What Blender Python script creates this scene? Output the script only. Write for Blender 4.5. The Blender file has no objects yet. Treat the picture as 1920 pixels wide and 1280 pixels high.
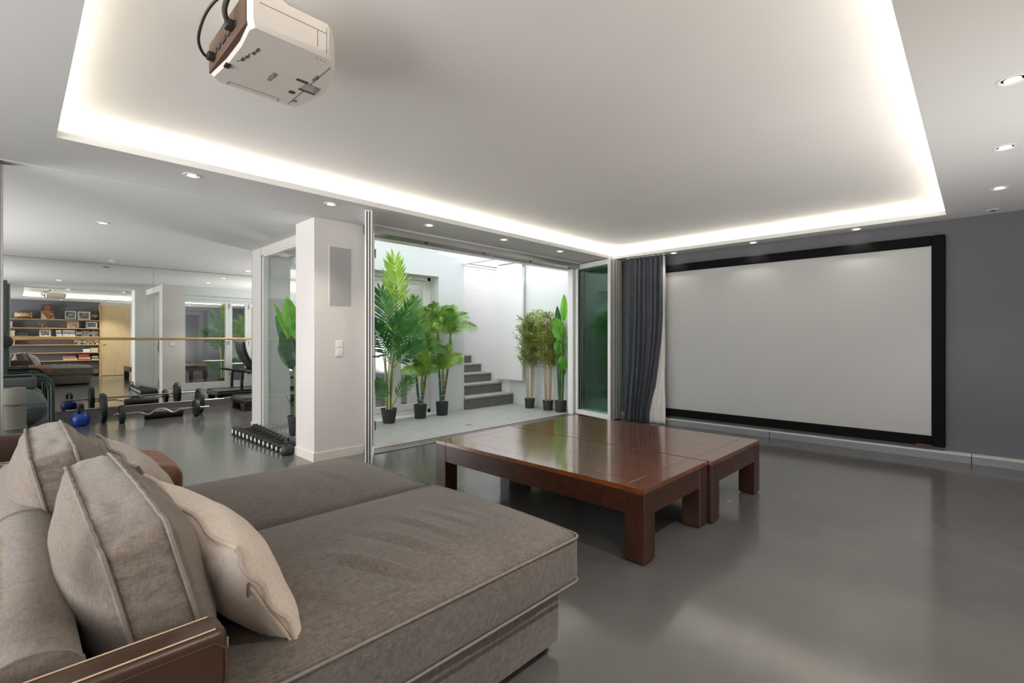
import bpy, bmesh, math, random
from mathutils import Vector, Matrix, Euler
import mathutils.noise as mnoise
SC = bpy.context.scene
COL = SC.collection
R = random.Random(7)
PI = math.pi

# ------------------------------------------------------------------ camera, world, lights, exposure
H = 2.395                      # ceiling height of the main room
cam_d = bpy.data.cameras.new('camera')
cam_d.sensor_width = 36.0
cam_d.lens = 903.5 / 1920 * 36
cam_d.shift_y = -4.5 / 1920
cam_d.clip_start = 0.02
cam = bpy.data.objects.new('camera', cam_d)
cam.location = (0, 0, 1.2)
cam.rotation_euler = (PI / 2, 0, -(PI / 2 - 0.7687))
COL.objects.link(cam)
SC.camera = cam

world = bpy.data.worlds.new('overcast_sky')
SC.world = world
world.use_nodes = True
bg = world.node_tree.nodes['Background']
bg.inputs['Color'].default_value = (0.93, 0.97, 1.0, 1)
bg.inputs['Strength'].default_value = 2.8
SC.view_settings.view_transform = 'Standard'
SC.view_settings.look = 'None'
SC.view_settings.exposure = 0.48
SC.view_settings.gamma = 1.0
SC.view_settings.use_curve_mapping = False
SC.cycles.max_bounces = 14
SC.cycles.diffuse_bounces = 6
SC.cycles.glossy_bounces = 6
SC.cycles.transmission_bounces = 8
SC.cycles.transparent_max_bounces = 24
SC.cycles.caustics_reflective = False
SC.cycles.caustics_refractive = False
SC.cycles.sample_clamp_indirect = 6.0
SC.cycles.use_denoising = True
LED_POWER = 28.0               # emission of the cove strips
SPOT_POWER = 30.0              # watts of each downlight
SPOT_COL = (1.0, 0.92, 0.82)
def added_fill(name, loc, rot, sx, sy, watts, col):
    l = bpy.data.lights.new(name, 'AREA'); l.shape = 'RECTANGLE'; l.size = sx; l.size_y = sy; l.energy = watts; l.color = col
    o = bpy.data.objects.new(name, l); COL.objects.link(o); o.location = loc; o.rotation_euler = rot
    return o
# added fill lights brightening room and gym, placed in added windows out of view
added_fill('added_fill_room', (-4.45, 1.6, 1.25), (0, -PI / 2, 0), 2.0, 4.6, 130, (1.0, 0.985, 0.96))
added_fill('added_fill_gym', (-4.45, 7.4, 1.25), (0, -PI / 2, 0), 2.0, 3.6, 70, (1.0, 0.99, 0.97))
added_fill('added_fill_back', (-2.5, -1.09, 1.25), (PI / 2, 0, 0), 3.4, 2.0, 22, (1.0, 0.985, 0.96))
# added bare upward fills, out of view, brightening the ceilings of room and gym
def added_upfill(loc, watts, size=.7):
    l = bpy.data.lights.new('added_ceiling_fill', 'AREA'); l.shape = 'DISK'; l.size = size; l.energy = watts; l.color = (1.0, 0.975, 0.94)
    o = bpy.data.objects.new('added_ceiling_fill', l); COL.objects.link(o); o.location = loc; o.rotation_euler = (PI, 0, 0)
added_upfill((-2.6, 1.9, .5), 42, 2.2)
added_upfill((3.6, -.74, .3), 26, .5)
added_upfill((-2.4, 7.4, .5), 100, 2.0)
added_upfill((4.6, 8.6, .5), 60)

# ------------------------------------------------------------------ material helpers
def lin(c):
    return tuple(((x / 255) / 12.92 if x / 255 <= 0.04045 else ((x / 255 + 0.055) / 1.055) ** 2.4) for x in c)

def base_mat(name):
    m = bpy.data.materials.new(name)
    m.use_nodes = True
    nt = m.node_tree
    return m, nt, nt.nodes['Principled BSDF']

def N(nt, kind, **kw):
    n = nt.nodes.new(kind)
    for k, v in kw.items():
        setattr(n, k, v)
    return n

def coords(nt, scale=(1, 1, 1), rot=(0, 0, 0), which='Object'):
    tc = N(nt, 'ShaderNodeTexCoord')
    mp = N(nt, 'ShaderNodeMapping')
    mp.inputs['Scale'].default_value = scale
    mp.inputs['Rotation'].default_value = rot
    nt.links.new(tc.outputs[which], mp.inputs['Vector'])
    return mp.outputs['Vector']

def noise(nt, vec, scale, detail=3, rough=0.55):
    n = N(nt, 'ShaderNodeTexNoise')
    n.inputs['Scale'].default_value = scale
    n.inputs['Detail'].default_value = detail
    n.inputs['Roughness'].default_value = rough
    nt.links.new(vec, n.inputs['Vector'])
    return n.outputs['Fac']

def ramp(nt, fac, c0, c1, p0=0.3, p1=0.7):
    r = N(nt, 'ShaderNodeValToRGB')
    r.color_ramp.elements[0].position = p0
    r.color_ramp.elements[1].position = p1
    r.color_ramp.elements[0].color = (*c0, 1)
    r.color_ramp.elements[1].color = (*c1, 1)
    nt.links.new(fac, r.inputs['Fac'])
    return r.outputs['Color']

def bump(nt, b, fac, strength, dist=0.002):
    n = N(nt, 'ShaderNodeBump')
    n.inputs['Strength'].default_value = strength
    n.inputs['Distance'].default_value = dist
    nt.links.new(fac, n.inputs['Height'])
    nt.links.new(n.outputs['Normal'], b.inputs['Normal'])

def plain(name, rgb, rough=0.5, metal=0.0, var=0.04, vscale=6.0, bmp=0.0, bscale=60.0, spec=0.5, coat=0.0):
    m, nt, b = base_mat(name)
    c = lin(rgb)
    v = coords(nt)
    f = noise(nt, v, vscale)
    nt.links.new(ramp(nt, f, tuple(max(0, x * (1 - var)) for x in c), tuple(min(1, x * (1 + var)) for x in c)), b.inputs['Base Color'])
    b.inputs['Roughness'].default_value = rough
    b.inputs['Metallic'].default_value = metal
    b.inputs['Specular IOR Level'].default_value = spec
    b.inputs['Coat Weight'].default_value = coat
    b.inputs['Coat Roughness'].default_value = 0.08
    if bmp:
        bump(nt, b, noise(nt, v, bscale, 4), bmp)
    return m

def fabric(name, dark, light, sc=1.0, rough=0.95, bmp=0.5):
    m, nt, b = base_mat(name)
    outs = []
    for s in ((420 * sc, 50 * sc, 50 * sc), (50 * sc, 420 * sc, 50 * sc), (50 * sc, 50 * sc, 420 * sc)):
        outs.append(noise(nt, coords(nt, s), 1.0, 2))
    a1 = N(nt, 'ShaderNodeMath', operation='ADD'); a2 = N(nt, 'ShaderNodeMath', operation='ADD'); dv = N(nt, 'ShaderNodeMath', operation='DIVIDE')
    nt.links.new(outs[0], a1.inputs[0]); nt.links.new(outs[1], a1.inputs[1])
    nt.links.new(a1.outputs[0], a2.inputs[0]); nt.links.new(outs[2], a2.inputs[1])
    nt.links.new(a2.outputs[0], dv.inputs[0]); dv.inputs[1].default_value = 2.8
    big = noise(nt, coords(nt), 5.0, 3)
    mx = N(nt, 'ShaderNodeMath', operation='MULTIPLY_ADD')
    nt.links.new(big, mx.inputs[0]); mx.inputs[1].default_value = 0.18; nt.links.new(dv.outputs[0], mx.inputs[2])
    nt.links.new(ramp(nt, mx.outputs[0], lin(dark), lin(light), 0.42, 0.76), b.inputs['Base Color'])
    b.inputs['Roughness'].default_value = rough
    b.inputs['Specular IOR Level'].default_value = 0.2
    b.inputs['Sheen Weight'].default_value = 0.25
    b.inputs['Sheen Roughness'].default_value = 0.5
    bump(nt, b, dv.outputs[0], bmp, 0.0015)
    return m

def wood(name, dark, light, rough=0.3, scale=(1, 14, 14), coat=0.0, bmp=0.05, p=(0.3, 0.7), spec=0.5):
    m, nt, b = base_mat(name)
    v = coords(nt, scale)
    f = noise(nt, v, 2.2, 6, 0.62)
    f2 = noise(nt, coords(nt, tuple(x * 5 for x in scale)), 3.0, 3)
    ad = N(nt, 'ShaderNodeMath', operation='MULTIPLY_ADD')
    nt.links.new(f2, ad.inputs[0]); ad.inputs[1].default_value = 0.3; nt.links.new(f, ad.inputs[2])
    nt.links.new(ramp(nt, ad.outputs[0], lin(dark), lin(light), p[0] + 0.15, p[1] + 0.15), b.inputs['Base Color'])
    b.inputs['Roughness'].default_value = rough
    b.inputs['Coat Weight'].default_value = coat
    b.inputs['Coat Roughness'].default_value = 0.09
    b.inputs['Coat IOR'].default_value = 1.85
    b.inputs['Specular IOR Level'].default_value = spec
    bump(nt, b, f, bmp, 0.001)
    return m

def glass(name, tint, refl=0.9):
    m = bpy.data.materials.new(name)
    m.use_nodes = True
    nt = m.node_tree
    nt.nodes.clear()
    out = N(nt, 'ShaderNodeOutputMaterial')
    tr = N(nt, 'ShaderNodeBsdfTransparent'); tr.inputs['Color'].default_value = (*tint, 1)
    gl = N(nt, 'ShaderNodeBsdfGlossy'); gl.inputs['Roughness'].default_value = 0.0
    gl.inputs['Color'].default_value = (refl, refl, refl, 1)
    fr = N(nt, 'ShaderNodeFresnel'); geo = N(nt, 'ShaderNodeNewGeometry')
    mr_ = N(nt, 'ShaderNodeMapRange'); mr_.inputs['To Min'].default_value = 1.6; mr_.inputs['To Max'].default_value = 1 / 1.6
    nt.links.new(geo.outputs['Backfacing'], mr_.inputs['Value']); nt.links.new(mr_.outputs[0], fr.inputs['IOR'])
    mx = N(nt, 'ShaderNodeMixShader')
    nt.links.new(fr.outputs[0], mx.inputs['Fac']); nt.links.new(tr.outputs[0], mx.inputs[1]); nt.links.new(gl.outputs[0], mx.inputs[2])
    nt.links.new(mx.outputs[0], out.inputs['Surface'])
    return m

def emit(name, rgb, strength):
    m = bpy.data.materials.new(name)
    m.use_nodes = True
    nt = m.node_tree
    nt.nodes.clear()
    out = N(nt, 'ShaderNodeOutputMaterial')
    e = N(nt, 'ShaderNodeEmission'); e.inputs['Color'].default_value = (*rgb, 1); e.inputs['Strength'].default_value = strength
    nt.links.new(e.outputs[0], out.inputs['Surface'])
    return m

def leaf_mat(name, c0, c1, rough=0.4, trans=0.35):
    m = bpy.data.materials.new(name)
    m.use_nodes = True
    nt = m.node_tree
    b = nt.nodes['Principled BSDF']
    out = nt.nodes['Material Output']
    oi = N(nt, 'ShaderNodeObjectInfo')
    f = noise(nt, coords(nt), 9.0, 3)
    ad = N(nt, 'ShaderNodeMath', operation='MULTIPLY_ADD')
    nt.links.new(oi.outputs['Random'], ad.inputs[0]); ad.inputs[1].default_value = 0.5; nt.links.new(f, ad.inputs[2])
    col = ramp(nt, ad.outputs[0], lin(c0), lin(c1), 0.4, 1.0)
    nt.links.new(col, b.inputs['Base Color'])
    b.inputs['Roughness'].default_value = rough
    t = N(nt, 'ShaderNodeBsdfTranslucent')
    nt.links.new(col, t.inputs['Color'])
    mx = N(nt, 'ShaderNodeMixShader'); mx.inputs['Fac'].default_value = trans
    nt.links.new(b.outputs[0], mx.inputs[1]); nt.links.new(t.outputs[0], mx.inputs[2])
    nt.links.new(mx.outputs[0], out.inputs['Surface'])
    return m

# ------------------------------------------------------------------ mesh helpers
class G:
    def __init__(s):
        s.v = []; s.f = []
    def add(s, v, f):
        o = len(s.v)
        s.v += [tuple(p) for p in v]
        s.f += [tuple(i + o for i in q) for q in f]
        return s
    def box(s, a, b):
        x0, y0, z0 = a; x1, y1, z1 = b
        return s.add([(x0, y0, z0), (x1, y0, z0), (x1, y1, z0), (x0, y1, z0), (x0, y0, z1), (x1, y0, z1), (x1, y1, z1), (x0, y1, z1)],
                     [(0, 3, 2, 1), (4, 5, 6, 7), (0, 1, 5, 4), (1, 2, 6, 5), (2, 3, 7, 6), (3, 0, 4, 7)])
    def rbox(s, a, b, r=0.004, seg=2):
        bm = bmesh.new()
        bmesh.ops.create_cube(bm, size=1)
        c = [(a[i] + b[i]) / 2 for i in range(3)]; d = [abs(b[i] - a[i]) for i in range(3)]
        for v in bm.verts:
            v.co = Vector([c[i] + v.co[i] * d[i] for i in range(3)])
        r = min(r, min(d) * 0.49)
        bmesh.ops.bevel(bm, geom=list(bm.edges), offset=r, segments=seg, profile=0.5, affect='EDGES')
        bm.verts.index_update()
        s.add([v.co[:] for v in bm.verts], [[v.index for v in f.verts] for f in bm.faces])
        bm.free()
        return s
    def ring(s, fr, r, n):
        c, u, w = fr
        o = len(s.v)
        for k in range(n):
            t = 2 * PI * k / n
            s.v.append(tuple(c + (u * math.cos(t) + w * math.sin(t)) * r))
        return o
    def tube(s, path, rad, n=8, closed=False, caps=True):
        P = [Vector(p) for p in path]
        m = len(P)
        rr = rad if isinstance(rad, (list, tuple)) else [rad] * m
        prev = None
        rings = []
        for i in range(m):
            if closed:
                t = P[(i + 1) % m] - P[i - 1]
            else:
                t = P[min(i + 1, m - 1)] - P[max(i - 1, 0)]
            t.normalize()
            if prev is None:
                up = Vector((0, 0, 1)) if abs(t.z) < 0.9 else Vector((1, 0, 0))
                u = t.cross(up).normalized()
            else:
                u = (prev - t * prev.dot(t))
                u = u.normalized() if u.length > 1e-6 else t.orthogonal().normalized()
            prev = u
            rings.append(s.ring((P[i], u, t.cross(u)), rr[i], n))
        for i in range(m if closed else m - 1):
            a = rings[i]; b = rings[(i + 1) % m]
            for k in range(n):
                s.f.append((a + k, a + (k + 1) % n, b + (k + 1) % n, b + k))
        if caps and not closed:
            s.f.append(tuple(rings[0] + k for k in range(n))[::-1])
            s.f.append(tuple(rings[-1] + k for k in range(n)))
        return s
    def cyl(s, p0, p1, r, n=16, r1=None):
        return s.tube([p0, p1], [r, r if r1 is None else r1], n)
    def lathe(s, prof, c, n=20, axis='z'):
        o = len(s.v)
        for (r, h) in prof:
            for k in range(n):
                t = 2 * PI * k / n
                a, b = r * math.cos(t), r * math.sin(t)
                q = {'z': (a, b, h), 'x': (h, a, b), 'y': (b, h, a)}[axis]
                s.v.append((c[0] + q[0], c[1] + q[1], c[2] + q[2]))
        for i in range(len(prof) - 1):
            for k in range(n):
                s.f.append((o + i * n + k, o + i * n + (k + 1) % n, o + (i + 1) * n + (k + 1) % n, o + (i + 1) * n + k))
        s.f.append(tuple(o + k for k in range(n))[::-1])
        e = o + (len(prof) - 1) * n
        s.f.append(tuple(e + k for k in range(n)))
        return s
    def grid(s, fn, nu, nv, wrap=False):
        o = len(s.v)
        for i in range(nu + (0 if wrap else 1)):
            for j in range(nv + 1):
                s.v.append(tuple(fn(i / nu, j / nv)))
        m = nv + 1
        cnt = nu
        for i in range(cnt):
            i2 = (i + 1) % nu if wrap else i + 1
            for j in range(nv):
                s.f.append((o + i * m + j, o + i2 * m + j, o + i2 * m + j + 1, o + i * m + j + 1))
        return s
    def map(s, fn):
        s.v = [tuple(fn(Vector(p))) for p in s.v]
        return s

ORG = {}
def _org(o):
    return ORG.get(o.name, Vector((0, 0, 0)))

def obj(name, g, mat, parent=None, smooth=False, ang=40, thick=None):
    if parent is None:
        xs = [p[0] for p in g.v]; ys = [p[1] for p in g.v]; zs = [p[2] for p in g.v]
        org = Vector(((min(xs) + max(xs)) / 2, (min(ys) + max(ys)) / 2, min(zs)))
    else:
        org = _org(parent)
    me = bpy.data.meshes.new(name)
    me.from_pydata([(p[0] - org.x, p[1] - org.y, p[2] - org.z) for p in g.v], [], g.f)
    me.validate()
    if smooth:
        me.polygons.foreach_set('use_smooth', [True] * len(me.polygons))
        me.set_sharp_from_angle(angle=math.radians(ang))
    me.materials.append(mat)
    o = bpy.data.objects.new(name, me)
    COL.objects.link(o)
    if parent is None:
        o.location = org
    else:
        o.parent = parent
    ORG[o.name] = org
    if thick:
        md = o.modifiers.new('solid', 'SOLIDIFY'); md.thickness = thick; md.offset = 0
    return o

def tag(o, label=None, cat=None, group=None, kind=None):
    if label: o['label'] = label
    if cat: o['category'] = cat
    if group: o['group'] = group
    if kind: o['kind'] = kind
    return o

def thing(name, label, cat, loc, group=None):
    o = bpy.data.objects.new(name, None)
    o.empty_display_size = 0.1
    COL.objects.link(o)
    o.location = loc
    ORG[o.name] = Vector(loc)
    return tag(o, label, cat, group)

def struct(name, g, mat, label=None, smooth=False):
    o = obj(name, g, mat, None, smooth)
    return tag(o, label, None, None, 'structure')

def sroot(name, loc, label=None):
    o = bpy.data.objects.new(name, None)
    COL.objects.link(o)
    o.location = loc
    ORG[o.name] = Vector(loc)
    return tag(o, label, None, None, 'structure')

def dup(root, loc, rotz=None, label=None, group=None):
    r = root.copy(); COL.objects.link(r); r.location = loc
    if rotz is not None: r.rotation_euler = (0, 0, rotz)
    if label: r['label'] = label
    if group: r['group'] = group
    for ch in list(root.children):
        c = ch.copy(); COL.objects.link(c); c.parent = r
        for g in list(ch.children):
            d = g.copy(); COL.objects.link(d); d.parent = c
    return r

# ------------------------------------------------------------------ materials
M = {}
M['ceil'] = plain('white_ceiling_paint', (236, 235, 233), 0.9, var=0.015, vscale=1.5)
M['soffit'] = plain('darker_ceiling_white', (222, 222, 220), 0.9, var=0.012, vscale=1.5)  # slightly darker than the white of the raised ceiling panel
M['white'] = plain('white_wall_paint', (218, 214, 210), 0.85, var=0.015, vscale=2)
M['stucco'] = plain('white_stucco', (214, 217, 217), 0.95, var=0.03, vscale=40, bmp=0.35, bscale=45)
M['rough'] = plain('rough_white_render', (236, 234, 232), 0.95, var=0.05, vscale=30, bmp=1.0, bscale=26)
M['greywall'] = plain('slate_grey_paint', (104, 104, 108), 0.8, var=0.03, vscale=3)
M['shelfwall'] = plain('grey_paint_behind_shelves', (128, 128, 136), 0.85, var=0.02)
M['pvc'] = plain('white_lacquered_frame', (232, 231, 228), 0.35, var=0.01)
M['alu'] = plain('brushed_aluminium', (170, 170, 170), 0.35, metal=0.9, var=0.08, vscale=40)
M['darkalu'] = plain('dark_groove', (52, 48, 45), 0.6)
M['skirt'] = plain('pale_skirting', (226, 220, 213), 0.6, var=0.02)
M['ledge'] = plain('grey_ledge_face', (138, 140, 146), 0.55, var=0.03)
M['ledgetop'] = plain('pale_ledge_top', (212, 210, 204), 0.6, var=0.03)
M['tile'] = plain('grey_stone_tile', (158, 160, 156), 0.55, var=0.07, vscale=5, bmp=0.08, bscale=30)
M['joint'] = plain('tile_joint', (120, 121, 118), 0.9)
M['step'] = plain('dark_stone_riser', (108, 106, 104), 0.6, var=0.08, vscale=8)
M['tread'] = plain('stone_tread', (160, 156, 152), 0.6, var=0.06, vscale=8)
M['black'] = plain('black_plastic', (26, 26, 27), 0.45, var=0.1)
M['rubber'] = plain('black_rubber', (34, 34, 34), 0.6, var=0.15, vscale=20)
M['velvet'] = plain('black_velvet', (13, 13, 14), 0.8, var=0.1, spec=0.15)
M['canvas'] = plain('projection_fabric', (190, 190, 188), 0.9, var=0.004)
M['chrome'] = plain('polished_steel', (205, 205, 205), 0.18, metal=1.0, var=0.02)
M['brass'] = plain('aged_brass', (150, 118, 76), 0.35, metal=1.0)
M['pot'] = plain('charcoal_pot', (52, 53, 55), 0.55, var=0.06, vscale=10)
M['soil'] = plain('moss_soil', (70, 84, 38), 0.95, var=0.3, vscale=60)
M['greyplate'] = plain('grey_speaker_cloth', (172, 170, 168), 0.9, var=0.02)
M['switch'] = plain('white_switch_plastic', (236, 235, 233), 0.35, var=0.01)
M['proj'] = plain('pearl_white_plastic', (222, 214, 206), 0.4, var=0.01)
M['seam'] = plain('panel_seam', (110, 98, 88), 0.7)
M['print'] = plain('grey_print', (96, 92, 90), 0.7)
M['lens'] = plain('dark_lens_glass', (22, 24, 28), 0.08, spec=0.8, coat=1.0)
M['brownhole'] = plain('brown_recess', (88, 66, 52), 0.7)
M['cable'] = plain('black_cable', (40, 33, 29), 0.5)
M['red'] = plain('red_badge', (150, 40, 38), 0.6)
M['sofa'] = fabric('taupe_linen_weave', (72, 66, 62), (116, 108, 102))
M['sofalight'] = fabric('warm_taupe_weave', (92, 82, 75), (138, 125, 114))
M['sofapipe'] = plain('taupe_piping', (128, 120, 113), 0.9, var=0.1, vscale=80)
M['cream'] = fabric('cream_linen', (210, 192, 176), (234, 220, 206), 0.8, bmp=0.35)
M['linen'] = fabric('grey_linen', (168, 156, 148), (200, 188, 178), 0.8, bmp=0.35)
M['creampipe'] = plain('cream_piping', (208, 190, 174), 0.9, var=0.05, vscale=60)
M['linenpipe'] = plain('linen_piping', (160, 148, 140), 0.9, var=0.05, vscale=60)
M['leather'] = plain('brown_leather', (64, 43, 31), 0.36, var=0.18, vscale=9, bmp=0.15, bscale=160)
M['tanleather'] = plain('tan_leather', (118, 76, 54), 0.42, var=0.15, vscale=9, bmp=0.2, bscale=120)
M['stitch'] = plain('pale_stitching', (196, 172, 142), 0.8)
M['silk'] = fabric('slate_silk', (48, 50, 58), (92, 95, 104), 0.5, 0.55, 0.25)
M['lining'] = plain('off_white_lining', (226, 222, 217), 0.8, var=0.04, vscale=12)
M['cord'] = plain('white_cord', (230, 228, 224), 0.6)
M['bluevinyl'] = plain('blue_vinyl', (20, 60, 150), 0.35, var=0.1, vscale=14)
M['iron'] = plain('black_cast_iron', (38, 38, 38), 0.5, var=0.2, vscale=30, bmp=0.15)
M['bar'] = plain('worn_steel_bar', (168, 165, 160), 0.3, metal=0.9)
M['teal'] = plain('grey_green_vinyl', (74, 82, 80), 0.5, var=0.06)
M['ball'] = plain('grey_green_rubber', (100, 118, 112), 0.35, var=0.04)
M['mat'] = plain('grey_foam_mat', (120, 120, 112), 0.85, var=0.06, vscale=20)
M['tubegreen'] = plain('dark_green_tube', (52, 68, 63), 0.35, var=0.06)
M['treadtop'] = plain('treadmill_belt', (70, 72, 74), 0.55, var=0.1)
M['oak'] = wood('pale_oak', (206, 178, 134), (226, 202, 162), 0.5, (14, 14, 1.0))
M['shelfoak'] = wood('shelf_oak', (188, 150, 102), (216, 180, 130), 0.5, (2, 18, 18))
M['barrewood'] = wood('barre_beech', (178, 140, 84), (206, 170, 112), 0.4, (2, 18, 18))
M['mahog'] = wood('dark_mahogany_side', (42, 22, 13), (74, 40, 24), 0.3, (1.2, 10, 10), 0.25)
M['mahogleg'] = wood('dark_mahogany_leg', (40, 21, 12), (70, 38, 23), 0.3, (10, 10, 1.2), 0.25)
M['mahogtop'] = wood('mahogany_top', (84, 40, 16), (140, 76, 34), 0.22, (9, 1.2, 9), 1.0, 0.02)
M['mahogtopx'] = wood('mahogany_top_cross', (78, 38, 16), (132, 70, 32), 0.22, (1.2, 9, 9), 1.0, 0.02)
M['mirror'] = None
m, nt, b = base_mat('mirror_silver'); b.inputs['Base Color'].default_value = (0.86, 0.90, 0.875, 1); b.inputs['Metallic'].default_value = 1; b.inputs['Roughness'].default_value = 0.0
M['mirror'] = m
M['glass'] = glass('clear_glass', (0.982, 0.99, 0.985))
M['greenglass'] = glass('green_tinted_glass', (0.68, 0.86, 0.77), 0.95)
M['led'] = emit('warm_led', (1.0, 0.92, 0.79), LED_POWER)
M['lamp'] = emit('downlight_lens', (1.0, 0.97, 0.92), 5.0)
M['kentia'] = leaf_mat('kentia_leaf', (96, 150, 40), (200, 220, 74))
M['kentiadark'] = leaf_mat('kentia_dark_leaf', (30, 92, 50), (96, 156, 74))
M['areca'] = leaf_mat('areca_leaf', (62, 122, 36), (158, 196, 78))
M['bamboo'] = leaf_mat('bamboo_leaf', (104, 130, 50), (172, 184, 96))
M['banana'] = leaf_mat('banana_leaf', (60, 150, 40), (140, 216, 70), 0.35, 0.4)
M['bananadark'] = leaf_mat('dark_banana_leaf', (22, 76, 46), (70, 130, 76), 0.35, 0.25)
M['stemgreen'] = plain('green_stem', (112, 132, 56), 0.5, var=0.2, vscale=20)
M['stemcream'] = plain('cream_stem', (206, 202, 164), 0.55, var=0.1, vscale=14)
M['trunk'] = plain('ringed_trunk', (116, 104, 74), 0.7, var=0.25, vscale=30)
M['trunkteal'] = plain('teal_trunk', (58, 98, 88), 0.6, var=0.2, vscale=30)
M['cane'] = plain('bamboo_cane', (176, 148, 108), 0.55, var=0.15, vscale=20)
M['gold'] = plain('antique_gold', (150, 112, 60), 0.4, metal=0.5, var=0.4, vscale=30)

# polished resin floor
m, nt, b = base_mat('polished_grey_resin')
v = coords(nt)
f = noise(nt, v, 1.3, 6, 0.6); f2 = noise(nt, v, 9, 5, 0.6)
nt.links.new(ramp(nt, f, lin((86, 86, 86)), lin((99, 98, 97))), b.inputs['Base Color'])
rr = N(nt, 'ShaderNodeMapRange'); rr.inputs['To Min'].default_value = 0.11; rr.inputs['To Max'].default_value = 0.19
nt.links.new(f2, rr.inputs['Value']); nt.links.new(rr.outputs[0], b.inputs['Roughness'])
bump(nt, b, f2, 0.01, 0.001)
b.inputs['Specular IOR Level'].default_value = 0.75
M['floor'] = m
# ------------------------------------------------------------------ room shell
XL, XR, YB, YM = -4.4, 6.5, -1.04, 9.9
GX = 2.25                      # plane of the fixed glass between gym and patio
struct('floor', G().box((XL - .1, YB - .1, -0.1), (XR + .1, YM + .1, 0)), M['floor'], 'polished dark grey resin floor of room and gym')
# ceiling with the sunk cove (opening CX0..CX1, CY0..CY1)
CX0, CX1, CY0, CY1 = 0.175, 6.235, 0.22, 3.925
OFF = 0.15; ZR = 2.555
g = G()
for a, b_ in (((XL, YB, H), (CX0, 4.662, H + .045)), ((CX1, YB, H), (XR, 4.662, H + .045)), ((CX0, YB, H), (CX1, CY0, H + .045)), ((CX0, CY1, H), (CX1, 4.662, H + .045))):
    g.box(a, b_)
ceil = struct('ceiling', g, M['soffit'], 'white lowered ceiling border around the lit cove')
g = G().box((CX0 - OFF - .02, CY0 - OFF - .02, ZR), (CX1 + OFF + .02, CY1 + OFF + .02, ZR + .05))
g.box((CX0 - OFF - .02, CY0 - OFF, H + .045), (CX0 - OFF, CY1 + OFF, ZR)).box((CX1 + OFF, CY0 - OFF, H + .045), (CX1 + OFF + .02, CY1 + OFF, ZR))
g.box((CX0 - OFF, CY0 - OFF - .02, H + .045), (CX1 + OFF, CY0 - OFF, ZR)).box((CX0 - OFF, CY1 + OFF, H + .045), (CX1 + OFF, CY1 + OFF + .02, ZR))
cr = struct('ceiling', g, M['ceil'], 'raised white ceiling panel inside the lit cove')
zl = H + .047; o_ = OFF - .004
for a, b_ in (((CX0 - o_, CY0 - o_, zl), (CX0 - o_ + .003, CY1 + o_, zl + .022)), ((CX1 + o_ - .003, CY0 - o_, zl), (CX1 + o_, CY1 + o_, zl + .022)),
              ((CX0 - o_, CY0 - o_, zl), (CX1 + o_, CY0 - o_ + .003, zl + .022)), ((CX0 - o_, CY1 + o_ - .003, zl), (CX1 + o_, CY1 + o_, zl + .022))):
    obj('led_strip', G().box(a, b_), M['led'], ceil)
struct('ceiling_gym', G().box((XL, 4.664, H - .003), (GX + .35, 7.0, H + .05)).box((XL, 7.0, H - .003), (5.3, YM + .1, H + .05)), M['soffit'], 'white gym ceiling beyond the main room')
# walls
struct('wall_right', G().box((XR, YB - .1, 0), (XR + .1, 4.75, H + .05)), M['greywall'], 'slate grey wall behind the projection screen')
g = G().box((-.8, YB - .1, 0), (XR, YB, H + .05)).box((XL, YB - .1, 0), (-4.2, YB, H + .05)).box((-4.2, YB - .1, 0), (-.8, YB, .25)).box((-4.2, YB - .1, 2.25), (-.8, YB, H + .05))
struct('wall_back', g, M['shelfwall'], 'grey wall behind the bookshelves')
w_ = sroot('added_window_4', (-2.5, YB - .05, .25))  # added window frame, unseen, around the back fill light
for a, b_ in (((-4.2, .25), (-4.15, 2.25)), ((-.85, .25), (-.8, 2.25)), ((-4.2, .25), (-.8, .30)), ((-4.2, 2.20), (-.8, 2.25)), ((-2.53, .25), (-2.47, 2.25))):
    obj('frame', G().box((a[0], YB - .06, a[1]), (b_[0], YB - .01, b_[1])), M['pvc'], w_)
g = G()
for a, b_ in (((YB - .1, 0), (-.2, H + .05)), ((4.0, 0), (5.6, H + .05)), ((9.2, 0), (YM + .1, H + .05)), ((-.2, 0), (4.0, .25)), ((-.2, 2.25), (4.0, H + .05)), ((5.6, 0), (9.2, .25)), ((5.6, 2.25), (9.2, H + .05))):
    g.box((XL - .1, a[0], a[1]), (XL, b_[0], b_[1]))
struct('wall_left', g, M['white'], 'unseen white wall with two openings added for fill light')
for nm, ya, yb in (('added_window_2', -.2, 4.0), ('added_window_3', 5.6, 9.2)):  # openings and frames added around the side fill lights, out of view
    w_ = sroot(nm, (XL - .04, (ya + yb) / 2, .25))
    for a, b_ in (((ya, .25), (ya + .06, 2.25)), ((yb - .06, .25), (yb, 2.25)), ((ya, .25), (yb, .31)), ((ya, 2.19), (yb, 2.25)), (((ya + yb) / 2 - .04, .25), ((ya + yb) / 2 + .04, 2.25))):
        obj('frame', G().box((XL - .07, a[0], a[1]), (XL - .02, b_[0], b_[1])), M['pvc'], w_)
struct('wall_far', G().box((XL, YM + .01, 0), (5.3, YM + .11, H + .05)), M['white'], 'gym wall behind the big mirror')
struct('wall_gym_right', G().box((5.17, 7.12, 0), (5.27, YM, H + .05)), M['shelfwall'])  # unseen wall, coloured grey so it stays dark behind the french doors
struct('wall_partition', G().box((XL, 4.68, 0), (-0.062, 4.8, H)), plain('dark_brown_panel', (66, 58, 54), 0.6), 'dark brown partition end at the edge of the gym opening')
struct('trim_1', G().box((-0.062, 4.672, 0), (-0.050, 4.808, H - .03)), M['alu'], 'metal edge strip at the partition end')
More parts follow.
